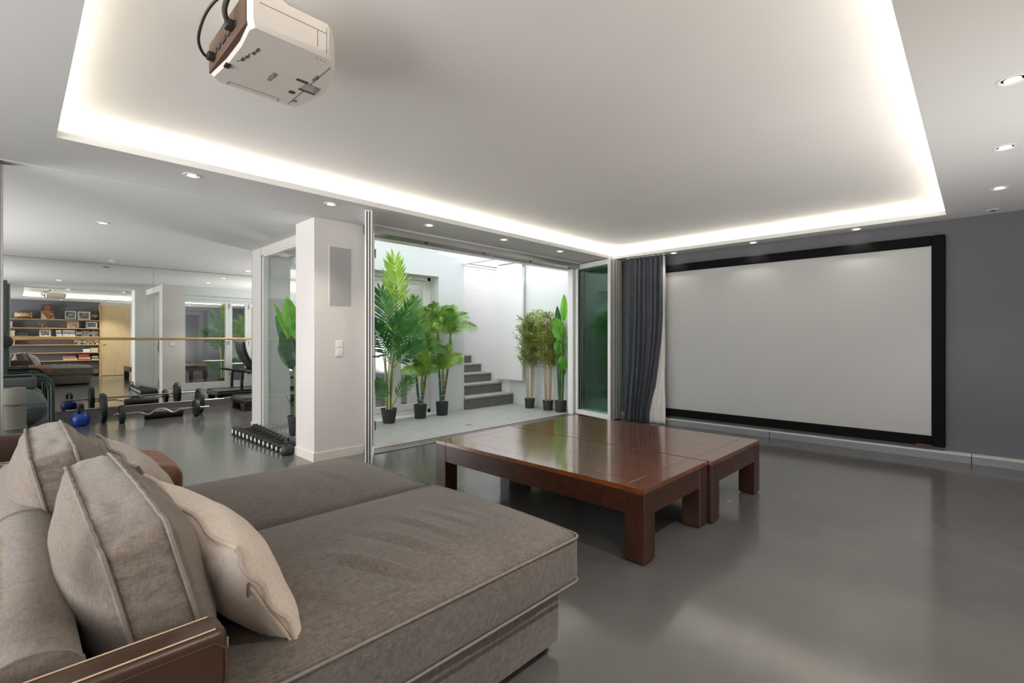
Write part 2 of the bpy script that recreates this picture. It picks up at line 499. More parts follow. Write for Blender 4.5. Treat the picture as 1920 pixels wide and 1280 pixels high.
# column
struct('wall_column', G().box((2.04, 4.66, 0), (2.58, 5.10, H)), M['white'], 'white column between gym and glass doors')
struct('wall_facade', G().box((2.04, 4.664, H + .05), (XR + .1, 4.80, 3.1)).box((2.3, 4.70, H - .02), (XR, 4.80, H + .05)), M['stucco'])
g = G().box((2.028, 4.648, 0), (2.56, 4.66, .085)).box((2.028, 4.66, 0), (2.04, 5.11, .085))
struct('baseboard_column', g, M['skirt'], 'pale skirting around the white column')
# fixed glass wall
struct('wall_lintel', G().box((GX, 5.10, 2.29), (GX + .3, 7.0, H)), M['white'])
w1 = sroot('window_1', (GX + .03, 5.9, 0), 'floor-to-ceiling fixed glass pane between gym and patio')
obj('pane', G().add([(GX + .036, 5.10, .03), (GX + .036, 6.70, .03), (GX + .036, 6.70, 2.28), (GX + .036, 5.10, 2.28)], [(0, 3, 2, 1)]), M['glass'], w1)
obj('frame', G().rbox((GX + .005, 6.68, 0), (GX + .07, 6.72, 2.29), .004), M['pvc'], w1)
obj('frame', G().rbox((GX + .005, 5.10, 2.27), (GX + .07, 6.72, 2.29), .004), M['pvc'], w1)
obj('frame', G().rbox((GX + .005, 5.10, 0), (GX + .07, 6.72, .03), .004), M['alu'], w1)
# wall between patio and gym, with french doors
DX0, DX1, DZ = 2.62, 4.74, 2.20
g = G().box((GX, 6.74, 0), (DX0, 7.07, H))                       # pier
g.box((DX1, 6.22, 0), (5.27, 7.07, 2.56)).box((DX0, 6.22, DZ), (DX1, 7.07, 2.62))
g.box((DX1, 7.07, 0), (5.2, 7.12, H))
struct('wall_patio_back', g, M['stucco'], 'white patio wall around the french doors')
struct('wall_gym_pier', G().box((GX - .006, 6.735, 0), (GX, 7.075, H)).box((GX - .006, 7.07, 0), (DX0 + .04, 7.076, H)), M['white'])
struct('baseboard_pier', G().box((GX - .018, 6.735, 0), (GX - .006, 7.088, .085)).box((GX - .018, 7.076, 0), (DX0, 7.088, .085)), M['skirt'])
d1 = sroot('door_1', (3.68, 6.5, 0), 'white three-leaf french doors between gym and patio')
YD0, YD1 = 6.46, 6.54
for a, b_ in (((DX0, YD0 - .02, .0), (DX0 + .06, YD1 + .02, DZ)), ((DX1 - .06, YD0 - .02, 0), (DX1, YD1 + .02, DZ)), ((DX0, YD0 - .02, DZ - .06), (DX1, YD1 + .02, DZ)), ((DX0, YD0 - .02, 0), (DX1, YD1 + .02, .07))):
    obj('frame', G().rbox(a, b_, .005), M['pvc'], d1)
for (x0, x1) in ((DX0 + .06, 3.68), (3.68, 4.12), (4.12, DX1 - .06)):
    lf = obj('leaf', G().rbox((x0, YD0, .075), (x0 + .075, YD1, DZ - .065), .006).rbox((x1 - .075, YD0, .075), (x1, YD1, DZ - .065), .006)
             .rbox((x0 + .07, YD0, .075), (x1 - .07, YD1, .17), .006).rbox((x0 + .07, YD0, DZ - .14), (x1 - .07, YD1, DZ - .065), .006), M['pvc'], d1)
    obj('pane', G().box((x0 + .07, 6.495, .165), (x1 - .07, 6.505, DZ - .135)), M['glass'], lf)
    for zz in (.3, 1.05, 1.95):
        obj('hinge', G().cyl((x0 + .004, YD1 + .012, zz), (x0 + .004, YD1 + .012, zz + .1), .011, 10), M['alu'], lf)
hd = G().rbox((3.635, YD1, .98), (3.665, YD1 + .012, 1.14), .004).tube([(3.65, YD1 + .01, 1.10), (3.65, YD1 + .05, 1.10), (3.63, YD1 + .055, 1.10), (3.54, YD1 + .055, 1.09)], .009, 8)
obj('handle', hd, M['alu'], d1, True)
g = G().rbox((DX0 - .05, 6.22, 0), (DX1 + .02, 6.46, .012), .003)
struct('trim_2', g, M['rough'], 'rough white strip under the french doors')

# mirror wall
mr = sroot('mirror_wall', (1.6, YM, 0), 'wall-wide mirror behind the barbells')
for (x0, x1) in ((XL + .02, -0.55), (-.547, 1.622), (1.625, 3.79), (3.793, 5.19)):
    obj('panel', G().box((x0, YM - .006, .115), (x1, YM + .004, H - .014)), M['mirror'], mr)
struct('baseboard_mirror', G().box((XL, YM - .02, 0), (5.19, YM + .01, .113)), plain('dark_grey_skirting', (96, 94, 92), 0.5), 'dark grey skirting below the mirror')

# ledge along the screen wall
bl = sroot('baseboard_right', (6.44, 1.8, 0), 'grey ledge running under the projection screen')
js = [-1.03, .045, 1.82, 3.2, 4.6]
for i in range(4):
    sg = obj('segment', G().rbox((6.376, js[i] + .003, 0), (XR, js[i + 1] - .003, .074), .002), M['ledge'], bl)
    obj('capping', G().rbox((6.373, js[i] + .002, .074), (XR, js[i + 1] - .002, .084), .002), M['ledgetop'], sg)

# ------------------------------------------------------------------ patio
pf = sroot('floor_patio', (4.3, 5.5, 0), 'grey stone tiles of the patio')
obj('joint_bed', G().box((GX + .045, 4.70, 0), (6.42, 6.5, .006)), M['joint'], pf)
ys = [4.705, 5.30, 5.90, 6.22]
xs = [GX + .05 + i * .686 for i in range(7)]
obj('tile', G().rbox((xs[0], 6.224, 0), (DX0, 6.73, .014), .0015, 1), M['tile'], pf)
for j in range(3):
    for i in range(6):
        off = 0
        obj('tile', G().rbox((xs[i] + .002, ys[j] + .002, .0), (xs[i + 1] - .002, ys[j + 1] - .002, .014 + R.uniform(-.0008, .0008)), .0015, 1), M['tile'], pf)
struct('wall_patio_right', G().box((6.42, 4.75, 0), (6.52, 6.25, 2.64)), M['stucco'], 'white patio wall behind the bamboo plants')
struct('wall_stairwell', G().box((6.40, 6.25, 0), (6.52, 9.4, 4.2)).box((5.31, 9.3, 0), (6.5, 9.4, 4.2)).box((5.17, 7.125, H + .05), (5.27, 9.4, 4.2)), M['rough'], 'rough white rendered wall beside the outdoor stairs')
# glass roof over the patio
gr = thing('glass_roof', 'sloping glass roof over the patio', 'roof', (4.2, 5.5, 2.5))
obj('pane', G().add([(2.3, 4.8, 2.66), (5.27, 4.8, 2.46), (5.27, 6.3, 2.56), (2.3, 6.3, 2.66), (2.3, 4.8, 2.67), (5.27, 4.8, 2.47), (5.27, 6.3, 2.57), (2.3, 6.3, 2.67)],
                   [(0, 3, 2, 1), (4, 5, 6, 7), (0, 1, 5, 4), (1, 2, 6, 5), (2, 3, 7, 6), (3, 0, 4, 7)]), M['glass'], gr)
obj('edge_rail', G().rbox((5.24, 4.8, 2.45), (5.29, 6.55, 2.50), .004), M['pvc'], gr)
# frame over the stairs
sf = thing('stair_door_frame', 'white overhead door frame above the outdoor stairs', 'frame', (5.85, 6.5, 2.4))
obj('rail', G().rbox((5.27, 6.52, 2.50), (6.40, 6.60, 2.57), .006), M['pvc'], sf)
obj('rail', G().rbox((6.30, 5.60, 2.585), (6.40, 6.52, 2.635), .006), M['pvc'], sf)
obj('seal', G().box((5.27, 6.515, 2.535), (6.40, 6.519, 2.545)), M['darkalu'], sf)
# stairs
st = thing('outdoor_stairs', 'grey stone stairs climbing beside the rough white wall', 'stairs', (5.85, 7.5, 0))
zz = [0, .215, .40, .565, .725, .885, 1.04, 1.2]
yy = [6.17, 6.46, 6.75, 7.04, 7.33, 7.62, 7.91, 8.2]
for i in range(7):
    xl = 5.275
    for (xa, xb) in (((xl, 5.79), (5.794, 6.398)) if i == 0 else ((xl, 6.398),)):
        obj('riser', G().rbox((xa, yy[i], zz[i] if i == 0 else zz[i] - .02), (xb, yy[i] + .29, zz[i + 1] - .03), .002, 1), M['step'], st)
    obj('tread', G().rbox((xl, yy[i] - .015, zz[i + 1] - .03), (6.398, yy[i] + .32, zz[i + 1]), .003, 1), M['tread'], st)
# white panel door hung above the second step, folded back along the wall
sd = thing('white_panel_door', 'tall plain white door panel swung open beside the stairs', 'door', (6.36, 6.2, .45))
obj('panel', G().rbox((6.325, 5.885, .455), (6.365, 6.55, 2.575), .004), M['pvc'], sd)
obj('edge_trim', G().rbox((6.318, 5.86, .455), (6.372, 5.885, 2.26), .004), M['pvc'], sd)
obj('hinge', G().cyl((6.36, 6.56, .6), (6.36, 6.56, .72), .013, 10).cyl((6.36, 6.56, 2.3), (6.36, 6.56, 2.42), .013, 10), M['alu'], sd)
obj('latch', G().rbox((6.372, 5.868, 2.2), (6.392, 5.90, 2.5), .003), M['pvc'], sd)
# drain
dr = thing('floor_drain', 'small round metal drain in the patio tiles', 'drain', (4.36, 5.05, .014))
obj('plate', G().lathe([(.05, .013), (.05, .018), (.042, .020)], (4.36, 5.05, 0), 20), M['alu'], dr)
for k in range(3):
    obj('slot', G().box((4.33, 5.03 + k * .018, .0195), (4.39, 5.036 + k * .018, .0208)), M['darkalu'], dr)

# ------------------------------------------------------------------ folding glass doors
t1 = sroot('trim_3', (4.4, 4.55, H), 'perforated aluminium rail above the patio opening')
obj('rail', G().box((2.56, 4.50, H - .085), (6.42, 4.70, H)), M['alu'], t1)
for y in (4.54, 4.60, 4.66):
    obj('groove', G().box((2.57, y - .008, H - .0865), (6.40, y + .008, H - .080)), M['darkalu'], t1)
for x in (3.3, 4.2, 5.1, 6.0):
    obj('roller', G().cyl((x, 4.57, H - .10), (x, 4.57, H - .084), .014, 10), M['darkalu'], t1)
obj('fascia', G().box((2.56, 4.493, H - .02), (6.42, 4.499, H)), M['pvc'], t1)
obj('soffit_strip', G().box((2.56, 4.70, H - .10), (6.42, 4.80, H - .02)), M['pvc'], t1)
t2 = sroot('trim_4', (4.4, 4.6, 0), 'aluminium threshold rail of the patio opening')
obj('rail', G().rbox((2.56, 4.52, 0), (6.42, 4.68, .012), .003), M['alu'], t2)
for k in range(3):
    obj('groove', G().box((2.57, 4.552 + k * .045, .0118), (6.40, 4.560 + k * .045, .0126)), M['darkalu'], t2)
obj('copper_edge', G().box((2.56, 4.684, 0), (6.42, 4.70, .016)), plain('copper_edge', (170, 112, 78), 0.4, metal=0.6), t2)
for k in range(8):
    obj('screw', G().cyl((2.8 + k * .45, 4.536, .011), (2.8 + k * .45, 4.536, .0145), .007, 8), M['darkalu'], t2)

def glass_leaf(name, hinge, free, label, gm, z0=.02, z1=H - .02, handle=False):
    """one aluminium framed leaf from hinge (x, y) to free (x, y)"""
    r = sroot(name, (hinge[0], hinge[1], 0), label)
    hx, hy = hinge; dx, dy = free[0] - hx, free[1] - hy
    L = math.hypot(dx, dy); ux, uy = dx / L, dy / L; nx, ny = -uy, ux
    def bx(u0, u1, n0, n1, a, b_, rr=.004):
        return G().rbox((u0, n0, a), (u1, n1, b_), rr).map(lambda p: (hx + ux * p.x + nx * p.y, hy + uy * p.x + ny * p.y, p.z))
    f = .055; t = .032
    for q in ((0, f, z0, z1), (L - f, L, z0, z1)):
        st_ = obj('stile', bx(q[0], q[1], -t, t, q[2], q[3]), M['pvc'], r)
        for s_ in (-.012, .012):
            uu = (q[0] - .0015, q[0] + .002) if q[0] == 0 else (q[1] - .002, q[1] + .0015)
            obj('groove', bx(uu[0], uu[1], s_ - .006, s_ + .006, z0 + .01, z1 - .01, .0005), M['darkalu'], st_)
    for q in ((z0, z0 + .07), (z1 - .075, z1)):
        obj('rail', bx(f, L - f, -t, t, q[0], q[1]), M['pvc'], r)
    if gm is M['greenglass']:      # sealed pane of the folded leaves
        obj('pane', G().add([(hx + ux * a_, hy + uy * a_, c_) for a_, c_ in ((f - .005, z0 + .065), (L - f + .005, z0 + .065), (L - f + .005, z1 - .07), (f - .005, z1 - .07))], [(0, 1, 2, 3)]), gm, r)
    else:
        obj('pane', bx(f - .005, L - f + .005, -.006, .006, z0 + .065, z1 - .07, .0005), gm, r)
    for q in ((f, f + .006), (L - f - .006, L - f)):
        obj('gasket', bx(q[0], q[1], -.014, .014, z0 + .07, z1 - .075, .001), M['darkalu'], r)
    for zz_ in (.25, 1.15, 2.05):
        obj('hinge', bx(-.012, .014, t, t + .016, zz_, zz_ + .09, .003), M['alu'], r)
    if handle:
        def mp(p): return (hx + ux * p.x + nx * p.y, hy + uy * p.x + ny * p.y, p.z)
        obj('lock_plate', bx(L - .045, L - .012, t, t + .006, .93, 1.16, .002), M['alu'], r)
        obj('handle', G().tube([(L - .028, t, 1.04), (L - .028, t + .05, 1.04), (L - .04, t + .058, 1.04), (L - .15, t + .058, 1.035)], .0095, 8).map(mp), M['brass'], r, True)
    return r
glass_leaf('door_2', (2.60, 4.56), (2.245, 3.99), 'single glass door leaf swung into the room beside the column', M['glass'], handle=True)
for k, (xh, xf) in enumerate(((6.245, 6.065), (6.30, 6.165), (6.36, 6.25), (6.42, 6.335))):
    glass_leaf('door_%d' % (k + 3), (xh, 4.60), (xf, 3.84 + .008 * k), ['front glass leaf of the folded stack beside the curtain', 'second glass leaf of the folded stack beside the curtain', 'third glass leaf of the folded stack beside the curtain', 'rearmost glass leaf of the folded stack, next to the screen wall'][k], M['greenglass'], handle=False)
struct('trim_5', G().rbox((6.16, 4.62, 0), (6.24, 4.72, H - .08), .005), M['pvc'], 'white door post at the right end of the patio opening')

# ------------------------------------------------------------------ wooden sliding door in the back wall
dw = sroot('door_7', (2.35, -.76, 0), 'pale oak sliding door beside the bookshelves')
obj('leaf', G().rbox((1.985, -.80, .01), (2.73, -.76, 2.30), .003), M['oak'], dw)
obj('pull', G().rbox((2.02, -.759, 1.0), (2.11, -.752, 1.03), .003), M['alu'], dw)
obj('frame', G().rbox((1.94, -1.03, 0), (1.985, -.75, 2.34), .003), M['shelfoak'], dw)
struct('wall_back_bulkhead', G().box((1.985, -1.03, 2.30), (2.99, -.75, H)).box((2.73, -1.03, 0), (2.99, -.755, 2.30)), M['white'])
# ------------------------------------------------------------------ projection screen
ps = thing('projection_screen', 'wide white projection screen with black velvet frame on the grey wall', 'screen', (6.45, 1.95, .1))
SX = 6.44; y0, y1, z0, z1 = .233, 3.62, .118, 2.245; fw = .105
obj('canvas', G().box((SX + .012, y0 + fw * .8, z0 + fw * .8), (SX + .018, y1 - fw * .8, z1 - fw * .8)), M['canvas'], ps)
def bar(p0, p1):
    return G().rbox(p0, p1, .012, 2)
for a, b_ in (((SX - .012, y0, z0), (SX + .05, y0 + fw, z1)), ((SX - .012, y1 - fw, z0), (SX + .05, y1, z1)),
              ((SX - .012, y0 + fw, z0), (SX + .05, y1 - fw, z0 + fw)), ((SX - .012, y0 + fw, z1 - fw), (SX + .05, y1 - fw, z1))):
    obj('frame_bar', bar(a, b_), M['velvet'], ps)
bd = obj('badge', G().box((SX - .0145, .375, .122), (SX - .0115, .455, .134)), M['red'], ps)
obj('badge_print', G().box((SX - .0145, .335, .124), (SX - .0115, .370, .132)), M['print'], bd)

# ------------------------------------------------------------------ curtain
cu = thing('curtain', 'slate grey silk curtain with pale lining beside the screen', 'curtain', (6.36, 3.45, 0))
def redge(z):          # right-hand edge of the dark cloth
    t = 1 - z / H
    return 3.165 + .025 * t + .20 * max(0, (t - .35) / .65) ** 1.6 - .03 * max(0, (t - .93) / .07)
def ledge_(z):
    t = 1 - z / H
    return 3.715 + .05 * max(0, (t - .6) / .4) ** 1.3
def cfn(u, w):
    z = H - .012 - w * (H - .022)
    t = w
    a, b_ = ledge_(z), redge(z)
    uu = u + .018 * math.sin(3.1 * t + 9 * u) * t
    y = a + (b_ - a) * min(1, max(0, uu))
    ph = 2 * PI * 7.2 * u + .8 * math.sin(2.2 * t + u * 5) + .5 * math.sin(5 * t + u * 17) * t
    amp = .022 + .022 * t
    x = 6.305 + amp * math.sin(ph) + .012 * math.sin(2.3 * ph + 1) + .010 * math.sin(20 * t + 30 * u) * .15 - .03 * t * (1 - u)
    return (x, y, z)
obj('drape', G().grid(cfn, 150, 50), M['silk'], cu, True, 80, thick=.004)
def lfn(u, w):
    z = H - .03 - w * (H - .035)
    t = w
    b_ = redge(z) + .06
    e = 3.150 - .012 * max(0, (t - .7) / .3)
    y = b_ + (e - b_) * u
    x = 6.343 + .014 * math.sin(2 * PI * 2.4 * u + 2 * t) * (.3 + t) + .008 * math.sin(17 * t + 5 * u)
    return (x, y, z)
obj('lining', G().grid(lfn, 36, 40), M['lining'], cu, True, 80, thick=.003)
obj('pull_cord', G().tube([(6.32, 3.168, H), (6.322, 3.166, 1.6), (6.33, 3.17, 1.0)], .006, 6), M['cord'], cu, True)
obj('track', G().rbox((6.31, 3.14, H - .012), (6.38, 3.74, H), .003), M['pvc'], cu)

# ------------------------------------------------------------------ coffee tables
def coffee_table(x0, x1, ya, yb, label):
    t = thing('coffee_table', label, 'table', ((x0 + x1) / 2, (ya + yb) / 2, 0))
    zt = .408; th = .028; lw = .118
    nb = 4
    bw = .12
    # top: two end boards and long boards between
    for (a, b_) in ((ya, ya + bw), (yb - bw, yb)):
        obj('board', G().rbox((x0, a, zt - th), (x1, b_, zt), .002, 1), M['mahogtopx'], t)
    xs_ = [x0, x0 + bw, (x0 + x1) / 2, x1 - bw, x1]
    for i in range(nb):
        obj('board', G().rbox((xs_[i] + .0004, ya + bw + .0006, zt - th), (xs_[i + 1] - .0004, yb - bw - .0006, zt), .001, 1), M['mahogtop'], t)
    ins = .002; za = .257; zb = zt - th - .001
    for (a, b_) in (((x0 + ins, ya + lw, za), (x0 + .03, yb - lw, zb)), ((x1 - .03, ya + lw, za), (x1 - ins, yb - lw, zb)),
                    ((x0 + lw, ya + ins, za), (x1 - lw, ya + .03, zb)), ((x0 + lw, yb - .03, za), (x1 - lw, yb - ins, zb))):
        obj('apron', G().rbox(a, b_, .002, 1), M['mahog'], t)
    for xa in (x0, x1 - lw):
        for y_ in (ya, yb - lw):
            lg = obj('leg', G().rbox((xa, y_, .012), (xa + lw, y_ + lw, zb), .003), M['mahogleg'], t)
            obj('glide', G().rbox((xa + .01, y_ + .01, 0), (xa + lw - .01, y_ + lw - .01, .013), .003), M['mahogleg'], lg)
    return t
coffee_table(2.305, 3.128, 1.262, 3.06, 'low dark mahogany coffee table nearer the grey chaises')
coffee_table(3.140, 4.075, 1.235, 3.02, 'low dark mahogany coffee table on the projection screen side')

# ------------------------------------------------------------------ chaises
def rbox_grid(a, b_, r, n, bulge, wr=None):
    """rounded box with a dense grid; bulge(u,v,w)->offset vector"""
    c = Vector([(a[i] + b_[i]) / 2 for i in range(3)]); h = Vector([(b_[i] - a[i]) / 2 for i in range(3)])
    g_ = G()
    bm = bmesh.new()
    def face(ax, sg, n1, n2):
        i1, i2 = [(1, 2), (2, 0), (0, 1)][ax]
        vs = []
        for i in range(n1 + 1):
            row = []
            for j in range(n2 + 1):
                q = [0, 0, 0]
                q[ax] = sg; q[i1] = math.sin((i / n1 * 2 - 1) * PI / 2) * .5 + (i / n1 * 2 - 1) * .5; q[i2] = math.sin((j / n2 * 2 - 1) * PI / 2) * .5 + (j / n2 * 2 - 1) * .5
                p = Vector([q[k] * h[k] for k in range(3)])
                inner = Vector([max(0, h[k] - r) for k in range(3)])
                cc = Vector([max(-inner[k], min(inner[k], p[k])) for k in range(3)])
                d = p - cc
                if d.length > 1e-9:
                    p = cc + d.normalized() * r
                uvw = Vector([p[k] / h[k] for k in range(3)])
                p = p + Vector(bulge(*uvw))
                row.append(bm.verts.new(c + p))
            vs.append(row)
        for i in range(n1):
            for j in range(n2):
                q = (vs[i][j], vs[i + 1][j], vs[i + 1][j + 1], vs[i][j + 1])
                bm.faces.new(q if sg > 0 else q[::-1])
    for ax in range(3):
        i1, i2 = [(1, 2), (2, 0), (0, 1)][ax]
        for sg in (-1, 1):
            face(ax, sg, n[i1], n[i2])
    bmesh.ops.remove_doubles(bm, verts=list(bm.verts), dist=1e-5)
    bm.verts.index_update()
    g_.add([v.co[:] for v in bm.verts], [[v.index for v in f_.verts] for f_ in bm.faces])
    bm.free()
    return g_
def seg_fold(x, y, x0, y0, x1, y1, w):
    dx, dy = x1 - x0, y1 - y0
    L2 = dx * dx + dy * dy
    t = max(0, min(1, ((x - x0) * dx + (y - y0) * dy) / L2))
    px, py = x - x0 - t * dx, y - y0 - t * dy
    sd = (dx * (y - y0) - dy * (x - x0)) / math.sqrt(L2)
    d2 = px * px + py * py
    env = math.sin(PI * min(1, max(0, t))) if 0 < t < 1 else 0
    return env * (math.exp(-d2 / (w * w)) - .8 * math.exp(-((sd - 1.7 * w) ** 2) / (w * w) * 1.0) * (1 if d2 < 16 * w * w else 0))

def piping(a, b_, r, z, bulge, n=14, rad=.0045):
    pts = []
    x0, y0_ = a[0], a[1]; x1, y1_ = b_[0], b_[1]
    cs = ((x1 - r, y1_ - r, 0), (x0 + r, y1_ - r, 90), (x0 + r, y0_ + r, 180), (x1 - r, y0_ + r, 270))
    for i, (cx, cy, a0) in enumerate(cs):
        for k in range(6):
            t = math.radians(a0 + 90 * k / 5)
            pts.append((cx + r * math.cos(t), cy + r * math.sin(t)))
        nx, ny, na = cs[(i + 1) % 4]
        ex, ey = nx + r * math.cos(math.radians(na)), ny + r * math.sin(math.radians(na))
        lx, ly = pts[-1]
        for k in range(1, n):
            pts.append((lx + (ex - lx) * k / n, ly + (ey - ly) * k / n))
    cx, cy = (x0 + x1) / 2, (y0_ + y1_) / 2; hx, hy = (x1 - x0) / 2, (y1_ - y0_) / 2
    out = []
    for (x, y) in pts:
        o = bulge((x - cx) / hx, (y - cy) / hy, .8)
        out.append((x + o[0], y + o[1], z + o[2]))
    return G().tube(out, rad, 6, closed=True)

def chaise(ya, yb, xf, label, folds, arm_y, nx):
    t = thing('chaise_longue', label, 'sofa', ((xf) / 2, (ya + yb) / 2, 0))
    obj('base', G().rbox((.02, ya + .055, .035), (xf - .055, yb - .008, .262), .022, 3), M['sofa'], t, True)
    obj('base_seam', G().tube([(.1, ya + .054, .255), (xf - .09, ya + .054, .255)], .003, 5), M['sofapipe'], t)
    a = (.12, ya, .268); b_ = (xf, yb, .452)
    hx, hy = (b_[0] - a[0]) / 2, (b_[1] - a[1]) / 2; cx, cy = (a[0] + b_[0]) / 2, (a[1] + b_[1]) / 2
    def bulge(u, v_, w):
        k = max(0, 1 - abs(u) ** 3.2) * max(0, 1 - abs(v_) ** 2.6)
        dz = 0
        if w > .5:
            dz = .046 * k
            x, y = cx + u * hx, cy + v_ * hy
            for fo in folds:
                dz += fo[5] * seg_fold(x, y, *fo[:5]) * min(1, k * 2)
            dz += .004 * mnoise.noise(Vector((x * 5, y * 5, 2))) * k
        s_ = (1 - w * w) if abs(w) < 1 else 0
        edge = .006 * math.sin(9 * u + 3 * v_) * s_
        # the corners sit a little lower and the end face rounds out in plan
        rx = (1 if u > 0 else -1) * (.022 * (1 - v_ * v_)) if abs(u) > .8 else 0
        return (rx, edge * (1 if v_ > 0 else -1) * (1 if abs(v_) > .9 else 0), dz)
    obj('seat_cushion', rbox_grid(a, b_, .036, (nx, int(nx * .66), 8), bulge), M['sofa'], t, True, 80)
    obj('piping', piping(a, b_, .036, .452 - .010, lambda u, v_, w: (bulge(u, v_, 0)[0], 0, 0)), M['sofapipe'], t, True)
    obj('piping', piping(a, b_, .036, .268 + .010, lambda u, v_, w: (bulge(u, v_, 0)[0], 0, 0)), M['sofapipe'], t, True)
    # back rail, upholstered with a rounded top
    prof = []
    xb0, xb1, zt = -.045, .085, .690
    for k in range(13):
        th_ = PI * k / 12
        prof.append(((xb0 + xb1) / 2 + (xb1 - xb0) / 2 * math.cos(th_), zt - .045 + .045 * math.sin(th_)))
    prof = [(xb1, .06)] + prof + [(xb0, .06)]
    g_ = G()
    n = len(prof); ny = 14
    y_a, y_b = ya + .0, yb - .004
    for j in range(ny + 1):
        y = y_a + (y_b - y_a) * j / ny
        for (x, z) in prof:
            g_.v.append((x, y, z))
    for j in range(ny):
        for k in range(n - 1):
            g_.f.append((j * n + k, j * n + k + 1, (j + 1) * n + k + 1, (j + 1) * n + k))
    g_.f.append(tuple(range(n))); g_.f.append(tuple(range(ny * n, ny * n + n))[::-1])
    bk = obj('back_rest', g_, M['sofalight'], t, True, 50)
    for y in (y_a + .001, y_b - .001):
        obj('end_piping', G().tube([(p[0], y, p[1] + .0005) for p in prof], .003, 5), M['sofapipe'], bk, True)
    for (x, y) in ((.1, ya + .12), (xf - .15, ya + .12), (.1, yb - .12), (xf - .15, yb - .12)):
        obj('foot', G().rbox((x, y - .03, 0), (x + .06, y + .03, .036), .003, 1), M['black'], t)
    y_ = arm_y
    am = obj('arm_panel', G().rbox((-.42, y_, .05), (.274, y_ + .078, .672), .016, 3), M['leather'], t, True)
    for yy_ in (y_ + .012, y_ + .066):
        obj('stitching', G().tube([(-.40, yy_, .673), (.255, yy_, .673)], .0016, 5).tube([(.2745, yy_, .650), (.2745, yy_, .1)], .0016, 5), M['stitch'], am)
    obj('edge_piping', G().tube([(-.40, y_ + .002, .652), (.252, y_ + .002, .652), (.270, y_ + .002, .636), (.272, y_ + .002, .08)], .0035, 6), M['leather'], am, True)
    return t
F1 = [(.88, 1.19, .70, 1.56, .017, .017), (1.02, 1.24, .90, 1.66, .016, .013), (1.13, 1.30, 1.04, 1.72, .015, .010), (.96, 1.40, .84, 1.72, .014, .008), (.68, 1.16, .56, 1.40, .018, .007), (1.24, 1.34, 1.17, 1.70, .016, .006), (1.33, 1.4, 1.28, 1.7, .016, .004)]
F2 = [(.9, 2.25, .85, 2.6, .03, .006), (1.2, 2.2, 1.15, 2.6, .03, .006)]
chaise(1.10, 2.025, 1.52, 'taupe chaise longue nearest the viewer, in front of the coffee table', F1, .985, 110)
chaise(2.035, 2.90, 1.475, 'taupe chaise longue farther off, between its twin and the gym', F2, 2.925, 60)

# ------------------------------------------------------------------ back cushions
def back_cushion(cx, cz, ya, yb, lean, hh, label, bul=.085, t_=.055):
    cy = (ya + yb) / 2; hy = (yb - ya) / 2
    u_ = Vector((-math.sin(lean), 0, math.cos(lean))); n_ = Vector((math.cos(lean), 0, math.sin(lean)))
    C = Vector((cx, cy, cz))
    def bulge(a, b_, c):
        k = max(0, 1 - abs(b_) ** 2.4) * max(0, 1 - abs(c) ** 2.4)
        off = (1 if a > 0 else -1) * bul * k ** .8 if abs(a) > .6 else 0
        ez = .014 * (1 - b_ * b_) * (1 if c > 0 else -1) if abs(c) > .9 else 0
        w_ = .006 * mnoise.noise(Vector((a * 2 + cx * 9, b_ * 3, c * 3)))
        # gathers at the four upright corners
        cr = .0028 * math.sin(c * 30 + a * 3) * max(0, abs(b_) - .93) / .07
        return (off + w_, cr * (1 if b_ > 0 else -1), ez + w_)
    def tr(p):
        q = p - C
        return C + n_ * q.x + Vector((0, q.y, 0)) + u_ * q.z
    t = thing('back_cushion', label, 'cushion', (cx, cy, cz - hh))
    a = (cx - t_, cy - hy, cz - hh); b_ = (cx + t_, cy + hy, cz + hh)
    obj('cover', rbox_grid(a, b_, .022, (8, 56, 32), bulge).map(tr), M['sofalight'], t, True, 80)
    for sx in (-1, 1):
        pts = []
        m = 22
        loop = [(-1 + 2 * k / m, 1) for k in range(m)] + [(1, 1 - 2 * k / m) for k in range(m)] + [(1 - 2 * k / m, -1) for k in range(m)] + [(-1, -1 + 2 * k / m) for k in range(m)]
        for (b2, c2) in loop:
            rr_ = .015
            yb_ = max(-hy + rr_, min(hy - rr_, b2 * hy)); zc_ = max(-hh + rr_, min(hh - rr_, c2 * hh))
            d = Vector((0, b2 * hy - yb_, c2 * hh - zc_))
            if d.length > rr_: d = d.normalized() * rr_
            ez = .014 * (1 - b2 * b2) * (1 if c2 > 0 else -1) if abs(c2) > .9 else 0
            w_ = .0012 * math.sin(31 * b2 + 3 * c2 + sx)
            pts.append(tr(C + Vector((sx * (t_ - .003) + w_, yb_ + d.y * 1.05, zc_ + d.z + ez + .001 * math.sin(25 * b2)))))
        obj('piping', G().tube(pts, .0052, 6, closed=True), M['sofapipe'], t, True)
    return t
back_cushion(.205, .635, 1.135, 2.01, .235, .195, 'plump taupe back cushion beside the near leather arm')
back_cushion(.128, .645, 2.03, 2.80, .215, .205, 'plump taupe back cushion behind the other one, farther from the viewer')

